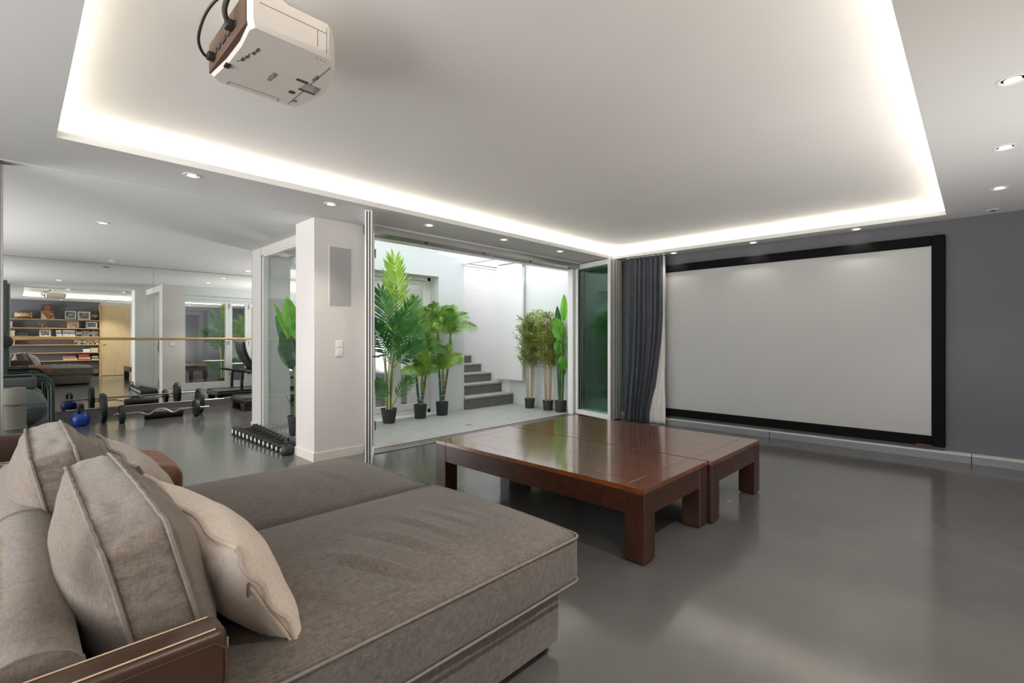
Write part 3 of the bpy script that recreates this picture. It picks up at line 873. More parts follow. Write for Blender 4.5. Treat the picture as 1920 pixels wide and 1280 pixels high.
# ------------------------------------------------------------------ throw pillows
def pillow(C, hw, hh, th_, lean, roll, yaw, mats, label, zipper=False):
    C = Vector(C)
    u_ = Vector((-math.sin(lean), 0, math.cos(lean))); n_ = Vector((math.cos(lean), 0, math.sin(lean))); s_ = Vector((0, 1, 0))
    rz = Matrix.Rotation(roll, 3, n_); ry = Matrix.Rotation(yaw, 3, 'Z')
    u_ = ry @ (rz @ u_); s_ = ry @ (rz @ s_); n_ = ry @ n_
    def edge(a, b_):
        # pinched sides, pointed corners
        return (hw * a * (1 - .07 * (1 - b_ * b_) * abs(a) ** 3), hh * b_ * (1 - .09 * (1 - a * a) * abs(b_) ** 3))
    def pt(a, b_, sg):
        y, z = edge(a, b_)
        k = (max(0, 1 - a ** 2) ** .55) * (max(0, 1 - b_ ** 2) ** .55)
        w_ = .010 * mnoise.noise(Vector((a * 3 + sg, b_ * 3, C.y * 3))) * k
        for (qa, qb) in ((-1, -1), (1, -1), (-1, 1), (1, 1)):
            d = math.hypot(a - qa, b_ - qb)
            ang = math.atan2(b_ - qb, a - qa)
            w_ += .006 * math.sin(ang * 14) * math.exp(-((d - .45) / .25) ** 2) * k
        sag = -.03 * (1 - a * a) * 0
        return C + s_ * y + u_ * z + n_ * (sg * (th_ * k + w_))
    t = thing('throw_pillow', label, 'pillow', (C.x, C.y, C.z - hh))
    n = 30
    g_ = G()
    g_.grid(lambda i, j: pt(2 * i - 1, 2 * j - 1, 1), n, n)
    g2 = G().grid(lambda i, j: pt(1 - 2 * i, 2 * j - 1, -1), n, n)
    g_.add(g2.v, g2.f)
    obj('cover', g_, mats[0], t, True, 80)
    loop = [(-1 + 2 * k / 16, 1) for k in range(16)] + [(1, 1 - 2 * k / 16) for k in range(16)] + [(1 - 2 * k / 16, -1) for k in range(16)] + [(-1, -1 + 2 * k / 16) for k in range(16)]
    pts = []
    for (a, b_) in loop:
        y, z = edge(a, b_)
        pts.append(C + s_ * y + u_ * z + n_ * (.006 * math.sin(7 * a + 9 * b_)))
    obj('piping', G().tube(pts, .0065, 7, closed=True), mats[1], t, True)
    if zipper:
        zp = [C + s_ * edge(-.99, b_)[0] + u_ * edge(-.99, b_)[1] - n_ * .014 for b_ in (.35, .1, -.2, -.5, -.75)]
        z_ = obj('zipper', G().tube(zp, .004, 5), mats[1], t, True)
        obj('zip_pull', G().rbox((zp[0].x - .008, zp[0].y - .004, zp[0].z - .02), (zp[0].x - .002, zp[0].y + .004, zp[0].z + .012), .002, 1), M['bar'], z_)
    return t
pillow((.385, 1.455, .620), .29, .185, .09, .52, .12, .05, (M['cream'], M['creampipe']), 'cream linen pillow leaning on the near back cushion', True)
pillow((.345, 2.33, .625), .27, .185, .085, .48, .10, .05, (M['linen'], M['linenpipe']), 'pale grey linen pillow on the farther chaise')
pillow((.268, 2.10, .612), .11, .13, .045, .42, 0, 0, (M['sofa'], M['sofapipe']), 'small dark taupe shape for the shaded side of the grey linen pillow')  # added dark shape standing for the linen pillow's shaded side

# ------------------------------------------------------------------ leather armchair next to the chaises
ac = thing('leather_armchair', 'brown leather armchair behind the farther chaise', 'armchair', (.2, 3.35, 0))
obj('frame', G().rbox((-.4, 3.06, .06), (.60, 3.60, .30), .02, 2), M['leather'], ac, True)
obj('arm', G().rbox((-.42, 3.60, .06), (.245, 3.685, .70), .018, 3), M['leather'], ac, True)
obj('back_rest', G().rbox((-.42, 3.06, .30), (-.22, 3.60, .72), .05, 4), M['leather'], ac, True)
obj('seat_cushion', rbox_grid((-.2, 3.055, .30), (.64, 3.595, .52), .06, (30, 24, 8), lambda u, v_, w: (0, 0, (.05 * (1 - u ** 4) * (1 - v_ ** 4) + .006 * math.sin(9 * u + 14 * v_)) if w > .5 else 0)), M['tanleather'], ac, True, 80)
for (x, y) in ((-.36, 3.1), (.5, 3.1), (-.36, 3.54), (.5, 3.54)):
    obj('foot', G().rbox((x, y, 0), (x + .05, y + .05, .06), .004, 1), M['black'], ac)

# fur throw hanging over the outer side of the sofa back
fu = thing('fur_throw', 'cream and brown fur throw at the back of the near chaise', 'throw', (-.08, 1.22, .725))
m, nt, b = base_mat('cream_brown_fur')
nt.links.new(ramp(nt, noise(nt, coords(nt), 9, 3), lin((120, 82, 50)), lin((232, 214, 184)), .42, .56), b.inputs['Base Color']); b.inputs['Roughness'].default_value = .9
obj('hide', rbox_grid((-.13, 1.14, .725), (-.028, 1.30, .885), .045, (8, 24, 18), lambda u, v_, w: (.01 * math.sin(9 * v_) , 0, .01 * math.sin(7 * v_))), m, fu, True, 80)
g = G()
for k in range(900):
    y = R.uniform(1.16, 1.28); z = R.uniform(.74, .875); x = R.choice((-.030, -.034, -.12)) ; 
    d = Vector((.022 if x > -.1 else -.03, R.uniform(-.02, .02), R.uniform(-.035, .01)))
    p = Vector((x - .004, y, z)); w_ = Vector((0, .0022, 0))
    g.add([p - w_, p + w_, p + d], [(0, 1, 2)])
tag(obj('pile', g, m, fu), kind='stuff')

# ------------------------------------------------------------------ projector
pj = thing('projector', 'white ceiling projector hanging from the cove, lens towards the screen', 'projector', (.75, 2.05, 2.28))
px0, px1, py0, py1, pz0, pz1 = .565, .955, 1.80, 2.315, 2.285, 2.425
def pbody():
    # plan outline with a bowed front (towards +x) and rounded shoulders
    pts = []
    n = 10
    for k in range(n + 1):
        t = k / n
        y = py0 + .02 + (py1 - py0 - .04) * t
        pts.append((px1 - .085 * (2 * t - 1) ** 2 * (1.0 if t < .5 else .35) + .0, y))
    pts += [(px1 - .045, py1), (px0 + .03, py1), (px0, py1 - .03), (px0 + .012, (py0 + py1) / 2 + .06), (px0 + .012, (py0 + py1) / 2 - .10), (px0, py0 + .03), (px0 + .01, py0), (px1 - .11, py0)]
    cx = sum(p[0] for p in pts) / len(pts); cy = sum(p[1] for p in pts) / len(pts)
    g_ = G(); n = len(pts)
    lv = ((pz0, .955), (pz0 + .012, .985), (pz0 + .03, 1.0), (pz1 - .03, 1.0), (pz1 - .008, .97), (pz1, .92))
    for (z, s_) in lv:
        for (x, y) in pts:
            g_.v.append((cx + (x - cx) * s_, cy + (y - cy) * s_, z))
    for i in range(len(lv) - 1):
        for k in range(n):
            g_.f.append((i * n + k, i * n + (k + 1) % n, (i + 1) * n + (k + 1) % n, (i + 1) * n + k))
    g_.f.append(tuple(range(n))[::-1]); g_.f.append(tuple((len(lv) - 1) * n + k for k in range(n)))
    return g_
obj('body', pbody(), M['proj'], pj, True, 35)
zb = pz0 - .0006
obj('lens_ring', G().lathe([(.062, -.02), (.062, .02), (.050, .034), (.044, .034)], (px1 - .012, 2.12, 2.36), 24, 'x'), M['proj'], pj, True)
obj('lens', G().lathe([(.043, .02), (.043, .030), (.03, .034), (.004, .036)], (px1 - .012, 2.12, 2.36), 24, 'x'), M['lens'], pj, True)
obj('rear_recess', G().box((px0 - .004, 1.835, pz0 + .014), (px0 + .016, 2.285, pz1 - .012)), M['brownhole'], pj)
for (y, w_) in ((1.93, .05), (2.0, .03), (2.05, .045), (2.12, .03), (2.17, .05)):
    obj('port', G().rbox((px0 - .008, y, pz0 + .05), (px0 + .002, y + w_, pz0 + .072), .002, 1), M['black'], pj)
obj('adjust_window', G().box((.862, 2.05, zb - .001), (.925, 2.11, zb + .004)), M['lens'], pj)
obj('window_rim', G().box((.858, 2.108, zb - .0015), (.928, 2.122, zb + .004)), M['brownhole'], pj)
obj('foot_socket', G().box((.838, 2.155, zb - .001), (.862, 2.18, zb + .004)), M['brownhole'], pj)
obj('foot_core', G().box((.843, 2.158, zb - .0018), (.857, 2.171, zb + .004)), M['black'], pj)
obj('grip_slot', G().box((.82, 2.035, zb - .001), (.868, 2.053, zb + .004)), M['brownhole'], pj)
obj('rear_foot', G().rbox((.578, 2.12, zb - .006), (.598, 2.155, zb + .003), .003), M['black'], pj)
for a, b_ in (((.63, 2.268, zb - .0004), (.835, 2.2705, zb + .002)), ((.63, 2.27, zb - .0004), (.6325, 2.30, zb + .002)), ((.8325, 2.27, zb - .0004), (.835, 2.30, zb + .002)),
              ((.878, 1.86, zb - .0004), (.8805, 2.29, zb + .002))):
    obj('panel_seam', G().box(a, b_), M['seam'], pj)
ysd = py0 - .0006
for a, b_ in (((px0 + .03, ysd, 2.372), (px1 - .12, ysd + .004, 2.3745)), ((.80, ysd, 2.31), (.8022, ysd + .004, 2.372)), ((.835, ysd, 2.30), (.837, ysd + .004, 2.395))):
    obj('panel_seam', G().box(a, b_), M['seam'], pj)
for k in range(3):
    obj('status_lamp', G().box((.812 + k * .014, 1.835, zb - .0005), (.818 + k * .014, 1.8375, zb + .002)), M['print'], pj)
# print on the underside: maker's word and small service text
def text_obj(txt, size, loc, rot, mat, parent):
    c = bpy.data.curves.new('lettering', 'FONT'); c.body = txt; c.size = size; c.align_x = 'CENTER'; c.align_y = 'CENTER'; c.extrude = .0003
    c.materials.append(mat)
    tmp = bpy.data.objects.new('lettering_curve', c)
    me = bpy.data.meshes.new_from_object(tmp); bpy.data.objects.remove(tmp)
    o = bpy.data.objects.new('lettering', me); COL.objects.link(o)
    o.parent = parent; o.location = Vector(loc) - _org(parent); o.rotation_euler = rot
    return o
text_obj('EPSON', .026, (.742, 2.10, zb - .0005), (PI, 0, PI / 2), M['print'], pj)
for k, (x, y, L, w_) in enumerate(((.632, 1.93, .03, .010), (.628, 1.965, .022, .012), (.622, 1.99, .025, .004), (.618, 2.012, .018, .012), (.612, 2.035, .03, .012), (.606, 2.068, .012, .004),
                                   (.868, 1.955, .055, .003), (.874, 1.955, .055, .003), (.880, 1.97, .02, .003), (.884, 2.225, .03, .003), (.89, 2.225, .024, .003), (.896, 2.23, .016, .003))):
    obj('print_line', G().box((x, y, zb - .0004), (x + w_, y + L, zb + .001)), M['print'], pj)
obj('mount_plate', G().rbox((.64, 1.93, pz1 - .002), (.83, 2.18, pz1 + .014), .004), M['pvc'], pj)
obj('mount_pole', G().cyl((.735, 2.05, pz1 + .01), (.735, 2.05, ZR), .022, 16).lathe([(.06, 0), (.06, .012), (.03, .016)], (.735, 2.05, ZR - .017), 20), M['pvc'], pj, True)
def spline(pts, n=10):
    P = [Vector(p) for p in pts]; out = []
    for i in range(len(P) - 1):
        p0 = P[max(i - 1, 0)]; p1 = P[i]; p2 = P[i + 1]; p3 = P[min(i + 2, len(P) - 1)]
        for k in range(n):
            t = k / n
            out.append(.5 * ((2 * p1) + (-p0 + p2) * t + (2 * p0 - 5 * p1 + 4 * p2 - p3) * t * t + (-p0 + 3 * p1 - 3 * p2 + p3) * t ** 3))
    out.append(P[-1])
    return out
c1 = obj('power_cable', G().tube(spline([(.575, 2.20, 2.33), (.53, 2.215, 2.33), (.495, 2.16, 2.36), (.50, 2.06, 2.42), (.54, 1.98, 2.46), (.62, 1.98, 2.47), (.70, 2.04, 2.52)]), .0055, 8), M['cable'], pj, True)
obj('plug', G().rbox((.535, 2.19, 2.318), (.578, 2.225, 2.345), .004), M['cable'], c1)
c2 = obj('video_cable', G().tube(spline([(.575, 1.97, 2.35), (.545, 1.965, 2.35), (.525, 1.94, 2.385), (.54, 1.90, 2.43), (.60, 1.91, 2.46), (.69, 2.0, 2.50)]), .009, 8), M['cable'], pj, True)
obj('plug', G().rbox((.535, 1.95, 2.335), (.585, 1.99, 2.365), .005), M['cable'], c2)

# ------------------------------------------------------------------ things on the column
sp = thing('wall_speaker', 'flush grey rectangular speaker grille high on the white column', 'speaker', (2.303, 4.655, 1.54))
obj('grille', G().rbox((2.192, 4.652, 1.540), (2.414, 4.660, 2.128), .003), M['greyplate'], sp)
obj('rim', G().box((2.188, 4.6555, 1.536), (2.418, 4.6605, 2.132)), M['pvc'], sp)
def switch_plate(c, n, label, cat='switch', face=-1):
    x, y, z = c
    t = thing('light_switch', label, cat, (x, y, z))
    for k in range(n):
        zz_ = z + k * .082
        fr = obj('plate', G().rbox((x - .040, min(y, y + face * .009), zz_), (x + .040, max(y, y + face * .009), zz_ + .081), .003), M['switch'], t)
        obj('rocker', G().rbox((x - .028, min(y + face * .008, y + face * .014), zz_ + .012), (x + .028, max(y + face * .008, y + face * .014), zz_ + .069), .003), M['switch'], fr)
    return t
switch_plate((2.296, 4.66, 1.025), 2, 'white double light switch on the front of the column')
switch_plate((2.42, 7.088 - .009, 1.04), 1, 'white light switch on the gym wall, seen in the mirror', face=1)
so = thing('power_socket', 'white wall socket low on the gym wall, seen in the mirror', 'socket', (2.44, 7.08, .13))
obj('plate', G().rbox((2.40, 7.076, .13), (2.48, 7.086, .21), .003), M['switch'], so)
obj('well', G().lathe([(.024, 0), (.024, .002), (.021, .003)], (2.44, 7.086, .17), 20, 'y'), M['print'], so, True)

# ------------------------------------------------------------------ downlights
def downlight(x, y, z, label, on=True, power=1.0):
    t = thing('downlight', label, 'light', (x, y, z))
    obj('trim_ring', G().lathe([(.058, 0), (.058, -.004), (.050, -.007), (.042, -.004), (.040, .0)], (x, y, z), 28), M['pvc'], t, True)
    obj('lamp', G().lathe([(.030, -.002), (.030, -.0045), (.02, -.006)], (x, y, z), 20), M['lamp'] if on else M['black'], t)
    if on:
        l = bpy.data.lights.new('spot', 'SPOT'); l.energy = SPOT_POWER * power; l.color = SPOT_COL; l.spot_size = math.radians(105); l.spot_blend = .7; l.shadow_soft_size = .03
        o = bpy.data.objects.new('spot', l); COL.objects.link(o); o.parent = t; o.location = (0, 0, -.012)
    return t
for x, y, lb in ((3.196, -.115, 'recessed downlight nearest the viewer in the right-hand ceiling border'), (4.293, -.122, 'second recessed downlight of the right-hand ceiling border'),
                 (5.419, -.122, 'third recessed downlight of the right-hand ceiling border'),
                 (6.36, 3.03, 'recessed downlight above the curtain edge'), (6.36, 2.0, 'recessed downlight above the middle of the screen'), (6.36, .95, 'recessed downlight above the screen end far from the curtain'),
                 (.904, 4.121, 'recessed downlight at the gym end of the cove'), (1.948, 4.114, 'recessed downlight right before the white column'),
                 (3.03, 4.137, 'recessed downlight before the tallest palm, beside the door rail'), (4.09, 4.089, 'recessed downlight in front of the outdoor stairs, beside the door rail'), (5.163, 4.085, 'recessed downlight beside the door rail, next to the folded doors'),
                 (2.10, -.115, 'recessed downlight above the oak sliding door, seen in the mirror'), (1.0, -.115, 'recessed downlight above the bookshelves, seen in the mirror')):
    downlight(x, y, H, lb, power=2.4 if x < 2.5 and y < 0 else .18 if x > 6.3 else (.5 if y > 4 and x > 2.5 else 1.0))
for x, y, lb in ((.635, 6.448, 'recessed downlight in the gym ceiling before the mirror'), (2.86, 8.1, 'recessed gym downlight seen in the mirror above the french doors'), (2.85, 9.2, 'recessed gym downlight nearest the treadmill')):
    downlight(x, y, H - .003, lb, power=2.2)
sd_ = thing('ceiling_sensor', 'small dark sensor in the ceiling border near the screen end', 'sensor', (6.30, -.10, H))
obj('ring', G().lathe([(.05, 0), (.05, -.004), (.04, -.006)], (6.30, -.10, H), 24), M['pvc'], sd_)
obj('eye', G().lathe([(.018, -.005), (.018, -.009), (.008, -.011)], (6.30, -.10, H), 16), M['black'], sd_)
sk = thing('smoke_detector', 'flat white smoke detector on the gym ceiling by the mirror', 'detector', (1.05, 9.45, H - .003))
obj('disc', G().lathe([(.05, 0), (.05, -.012), (.035, -.022)], (1.05, 9.45, H - .003), 24), M['pvc'], sk, True)
obj('vent', G().lathe([(.051, -.006), (.051, -.009), (.045, -.009)], (1.05, 9.45, H - .003), 24), M['darkalu'], sk)
# ------------------------------------------------------------------ gym
br = thing('ballet_barre', 'round wooden ballet barre fixed along the mirror', 'barre', (1.6, 9.62, 1.19))
obj('rail', G().cyl((-.03, 9.62, 1.205), (4.6, 9.62, 1.205), .021, 16), M['barrewood'], br, True)
for x in (2.95, 4.3):
    obj('bracket', G().tube([(x, 9.89, 1.15), (x, 9.70, 1.15), (x, 9.62, 1.18)], .011, 8).lathe([(.032, 0), (.032, -.008)], (x, 9.893, 1.15), 16, 'y'), M['alu'], br, True)

def plate(x, y, r, w, hub=True):
    pr = [(.016, -w / 2), (r * .55, -w / 2), (r * .58, -w * .38), (r * .82, -w * .38), (r * .86, -w / 2), (r * .985, -w / 2), (r, -w * .36), (r, w * .36), (r * .985, w / 2), (r * .86, w / 2), (r * .82, w * .38), (r * .58, w * .38), (r * .55, w / 2), (.016, w / 2)]
    return G().lathe(pr, (x, y, r), 36, 'x')
def barbell(x0, x1, y, r, px, label, curl=False):
    t = thing('barbell', label, 'barbell', ((x0 + x1) / 2, y, 0))
    rad = .0135
    if not curl:
        obj('bar', G().cyl((x0, y, r), (x1, y, r), rad, 12), M['bar'], t, True)
    else:
        xa, xb = px[0] + .12, px[1] - .12
        L = xb - xa
        pts = [(x0, y, r), (xa, y, r), (xa + .08, y, r), (xa + .19, y - .02, r - .035), (xa + .30, y + .01, r + .03), (xa + .40, y, r + .0), (xb - .40, y, r), (xb - .30, y + .01, r + .03), (xb - .19, y - .02, r - .035), (xb - .08, y, r), (xb, y, r), (x1, y, r)]
        obj('bar', G().tube(spline(pts, 6), rad, 10), M['bar'], t, True)
    for x in px:
        obj('plate', plate(x, y, r, .055), M['iron'], t, True)
        s_ = -1 if x < (x0 + x1) / 2 else 1
        obj('collar', G().lathe([(.016, -.014), (.026, -.012), (.026, .012), (.016, .014)], (x + s_ * .05, y, r), 16, 'x'), M['bar'], t, True)
    return t
barbell(.50, 2.46, 9.12, .20, (.905, 2.105), 'straight steel barbell with large black plates before the mirror')
barbell(.98, 2.16, 8.80, .128, (1.075, 1.985), 'steel curl barbell with small black plates, nearest the sofa', True)
fr_ = thing('foam_roller', 'long black foam roller lying between the barbells', 'roller', (1.6, 9.0, 0))
obj('foam', G().lathe([(.03, -.24), (.066, -.24), (.070, -.232), (.070, .232), (.066, .24), (.03, .24)], (1.60, 8.96, .07), 24, 'x'), M['rubber'], fr_, True)
for k in range(5):
    obj('groove', G().lathe([(.0705, -.004), (.0712, 0), (.0705, .004)], (1.44 + k * .08, 8.96, .07), 24, 'x'), M['black'], fr_)

def kettlebell(x, y, r, mb, mh, label, rot=0, sc=1.0):
    t = thing('kettlebell', label, 'kettlebell', (x, y, 0))
    pr = [(r * .55, 0), (r * .80, r * .10), (r * .97, r * .45), (r, r * .85), (r * .93, r * 1.25), (r * .72, r * 1.62), (r * .42, r * 1.82), (r * .1, r * 1.88)]
    obj('bell', G().lathe(pr, (x, y, 0), 28), mb, t, True, 60)
    c, s_ = math.cos(rot), math.sin(rot)
    hw, z0, z1 = r * .62, r * 1.5, r * 2.75
    pts = []
    for a, b_ in ((-.78, 0), (-1.0, .45), (-.92, .8), (-.6, 1), (0, 1.04), (.6, 1), (.92, .8), (1.0, .45), (.78, 0)):
        pts.append((x + c * a * hw, y + s_ * a * hw, z0 + (z1 - z0) * b_))
    obj('grip', G().tube(spline(pts, 5), r * .2, 10), mh, t, True)
    return t
kettlebell(.64, 8.92, .105, M['bluevinyl'], M['black'], 'blue kettlebell with black grip in front of the mirror', 1.2)
kettlebell(1.97, 5.15, .062, M['iron'], M['iron'], 'small black kettlebell at the column foot, closing the dumbbell row', .9)

# dumbbell row
def dumbbell(i, x, y, ln, r, label):
    t = thing('dumbbell', label, 'dumbbell', (x, y, 0), 'black dumbbells lined up along the glass')
    a = R.uniform(-.04, .04)
    def hx(xc):
        g_ = G()
        w = ln * .24
        pr = [(.004, -w / 2), (r * .86, -w / 2), (r, -w * .34), (r, w * .34), (r * .86, w / 2), (.004, w / 2)]
        return g_.lathe(pr, (xc, y, r * .87), 6, 'x').map(lambda p: (p.x, y + (p.y - y) * math.cos(.52) - (p.z - r * .87) * math.sin(.52), r * .87 + (p.y - y) * math.sin(.52) + (p.z - r * .87) * math.cos(.52)))
    obj('handle', G().cyl((x - ln * .3, y, r * .87), (x + ln * .3, y, r * .87), r * .34, 12), M['iron'], t, True)
    for s_ in (-1, 1):
        hd_ = obj('head', hx(x + s_ * ln * .38), M['rubber'], t, True, 30)
        obj('cap', G().lathe([(r * .52, -.001), (r * .52, .0015), (r * .2, .002)] if s_ > 0 else [(r * .2, -.002), (r * .52, -.0015), (r * .52, .001)], (x + s_ * (ln * .5 + .0005), y, r * .87), 12, 'x'), M['switch'], hd_)
    return t
names = ['largest black dumbbell, at the mirror end of the row', 'second black dumbbell from the mirror end of the row', 'third black dumbbell from the mirror end of the row', 'fourth black dumbbell from the mirror end of the row', 'fifth black dumbbell from the mirror end of the row',
         'sixth black dumbbell from the mirror end of the row', 'seventh dumbbell, in the middle of the row', 'sixth black dumbbell from the kettlebell end of the row', 'fifth black dumbbell from the kettlebell end of the row', 'fourth black dumbbell from the kettlebell end of the row',
         'third black dumbbell from the kettlebell end of the row', 'second black dumbbell from the kettlebell end of the row', 'smallest black dumbbell, next to the small black kettlebell']
y = 6.72
for i, lb in enumerate(names):
    f_ = i / 12
    dumbbell(i, 2.055 - .0 * f_, y, .30 - .08 * f_, .056 - .016 * f_, lb)
    y -= .128 - .012 * f_

# treadmill behind the french door pier
tm = thing('treadmill', 'black treadmill standing in front of the mirror', 'treadmill', (3.3, 9.1, 0))
obj('deck', G().rbox((2.66, 8.72, .10), (4.25, 9.52, .20), .04, 3), M['black'], tm, True)
obj('belt', G().rbox((2.70, 8.86, .198), (4.2, 9.38, .206), .003), M['treadtop'], tm)
for y_ in (8.735, 9.395):
    obj('side_rail', G().rbox((2.68, y_, .19), (4.2, y_ + .11, .216), .008), M['rubber'], tm)
for y_ in (8.78, 9.40):
    obj('foot', G().rbox((2.68, y_, 0), (2.80, y_ + .06, .10), .008), M['rubber'], tm)
    obj('foot', G().rbox((4.0, y_, 0), (4.12, y_ + .06, .10), .008), M['rubber'], tm)
    obj('upright', G().tube([(3.10, y_ + .03, .19), (3.10, y_ + .03, .50), (3.14, y_ + .03, .56)], .028, 10), M['black'], tm, True)
    obj('handrail', G().tube([(2.90, y_ + .03, .61), (3.2, y_ + .03, .555), (3.6, y_ + .03, .50)], .024, 10), M['rubber'], tm, True)
obj('crossbar', G().rbox((3.25, 8.80, .52), (3.42, 9.46, .60), .02), M['black'], tm, True)
cp = G().grid(lambda i, j: (3.40 - .24 * j - .06 * math.sin(PI * j), 8.86 + .5 * i, .60 + .56 * j), 10, 12)
obj('console', cp, M['black'], tm, True, 80, thick=.05)
obj('screen', G().add([(3.21, 8.95, .95), (3.21, 9.27, .95), (3.155, 9.27, 1.1), (3.155, 8.95, 1.1)], [(0, 3, 2, 1)]), M['lens'], tm)

# home gym at the left end of the mirror
hg = thing('home_gym', 'grey-green multi-gym with padded rest and bent tube frame', 'gym machine', (.1, 9.0, 0))
obj('upright', G().rbox((-.125, 9.24, .05), (-.06, 9.34, 1.98), .008), M['tubegreen'], hg)
obj('clamp', G().lathe([(.02, -.05), (.075, -.04), (.085, 0), (.075, .04), (.02, .05)], (-.085, 9.20, 1.165), 20, 'y'), M['black'], hg, True)
obj('pad', G().rbox((-.55, 8.45, .575), (.205, 8.75, .735), .045, 4), M['teal'], hg, True)
obj('pad_board', G().rbox((-.5, 8.47, .735), (.16, 8.73, .757), .006), M['black'], hg)
obj('frame_tube', G().tube(spline([(-.2, 8.9, .72), (.20, 8.9, .725), (.30, 8.9, .69), (.352, 8.9, .60), (.360, 8.9, .48), (.360, 8.9, .02)], 8), .023, 10), M['tubegreen'], hg, True)
obj('frame_tube', G().tube(spline([(-.2, 8.96, .66), (.20, 8.96, .66), (.29, 8.96, .63), (.325, 8.96, .55), (.330, 8.96, .45), (.330, 8.96, .02)], 8), .018, 10), M['tubegreen'], hg, True)
obj('foot_bar', G().rbox((-.2, 8.86, 0), (.41, 9.0, .03), .01), M['tubegreen'], hg, True)
obj('base_beam', G().rbox((-.13, 8.6, 0), (-.06, 9.6, .06), .006), M['tubegreen'], hg)
obj('pad_post', G().rbox((-.12, 8.56, .05), (-.06, 8.64, .60), .006), M['tubegreen'], hg)
eb = thing('exercise_ball', 'grey-green exercise ball under the multi-gym', 'ball', (.09, 9.36, 0))
prof = [(.26 * math.sin(PI * k / 18), .26 - .26 * math.cos(PI * k / 18)) for k in range(1, 18)]
obj('shell', G().lathe([(.05, 0.003)] + prof[1:], (.075, 9.36, 0), 36), M['ball'], eb, True, 80)
for k in range(3):
    z = .20 + k * .06
    r_ = math.sqrt(max(0, .26 ** 2 - (z - .26) ** 2))
    obj('rib', G().lathe([(r_ + .0, -.004), (r_ + .0025, 0), (r_ + .0, .004)], (.075, 9.36, z), 36), M['teal'], eb, True)
ro = thing('rolled_mat', 'grey foam mat rolled up and standing on end', 'mat', (-.012, 8.0, 0))
obj('roll', G().grid(lambda i, j: (lambda a, r_: (-.012 + r_ * math.cos(a), 8.0 + r_ * math.sin(a), .635 * j))(2 * PI * 3.5 * i, .06 + .058 * i), 110, 3), M['mat'], ro, True, 80, thick=.012)
for z in (.18, .46):
    obj('strap', G().lathe([(.124, -.012), (.126, 0), (.124, .012)], (-.012, 8.0, z), 30), M['mat'], ro, True)

# ------------------------------------------------------------------ plants
def bez(p0, p1, p2, t):
    return p0 * (1 - t) ** 2 + p1 * 2 * t * (1 - t) + p2 * t * t
def frond(base, mid, tip, n, ll, lw, spread, mat, root, t0=.25, stem_r=.006, stem_mat=None, droop=.15, profile=None, lift=.25, lim=None, ref=None):
    """feathered palm leaf: rachis with paired leaflets; limits keep it clear of the walls"""
    base, mid, tip = Vector(base), Vector(mid), Vector(tip)
    g_ = G()
    chord = (tip - base).normalized()
    if ref is None:
        ref = Vector((-.45 + R.uniform(-.35, .35), -.85, .25 + R.uniform(-.2, .35)))
    if abs(chord.dot(ref.normalized())) > .9: ref = Vector((0, 0, 1))
    for k in range(n):
        f_ = k / (n - 1)
        t = t0 + (1 - t0) * f_
        p = bez(base, mid, tip, t)
        T = (bez(base, mid, tip, min(1, t + .02)) - bez(base, mid, tip, t - .02)).normalized()
        S = T.cross(ref).normalized(); U = S.cross(T).normalized()
        pr = profile(f_) if profile else (.45 + .55 * math.sin(PI * min(1, f_ * .85 + .15)))
        ln = ll * pr * R.uniform(.9, 1.08)
        for sg in ((-1, 1) if k < n - 1 else (0,)):
            a = spread * (1 - .55 * f_) + R.uniform(-.07, .07)
            d = (T * math.cos(a) + S * (math.sin(a) * (sg if sg else 0)) + U * lift * (1 - f_ * .5)).normalized()
            wv = d.cross(U if abs(d.dot(U)) < .9 else S).normalized()
            wv = (wv * .8 + U * .35 * (sg if sg else 1)).normalized()
            pts = []
            for q, wq in ((0, .35), (.35, 1), (.7, .8), (1, .03)):
                c = p + d * (ln * q) + Vector((0, 0, -droop * ln * q * q))
                pts.append((c - wv * lw * wq * .5, c + wv * lw * wq * .5))
            if lim:
                pts = [tuple(Vector((min(lim[1], max(lim[0], v_.x)), min(lim[3], max(lim[2], v_.y)), v_.z)) for v_ in pr_) for pr_ in pts]
            o = len(g_.v)
            for l_, r_ in pts:
                g_.v += [tuple(l_), tuple(r_)]
            for q in range(3):
                g_.f.append((o + 2 * q, o + 2 * q + 1, o + 2 * q + 3, o + 2 * q + 2))
    fr = obj('frond', g_, mat, root)
    pts = [bez(base, mid, tip, k / 10) for k in range(11)]
    obj('rachis', G().tube(pts, [stem_r * (1 - .07 * k) for k in range(11)], 6), stem_mat or M['stemgreen'], fr, True)
    return fr
LIM = (2.35, 6.38, 4.85, 6.42)

def pot(root, x, y, r0, r1, h, z0=.0145):
    pr = [(r0 * .96, 0), (r0, .006), (r1, h - .012), (r1 * 1.03, h - .01), (r1 * 1.03, h), (r1 * .93, h), (r1 * .9, h - .02)]
    obj('pot', G().lathe(pr, (x, y, z0), 28), M['pot'], root, True)
    obj('soil', G().lathe([(r1 * .9, h - .03), (r1 * .9, h - .022), (r1 * .4, h - .012), (.004, h - .010)], (x, y, z0), 20), M['soil'], root, True)

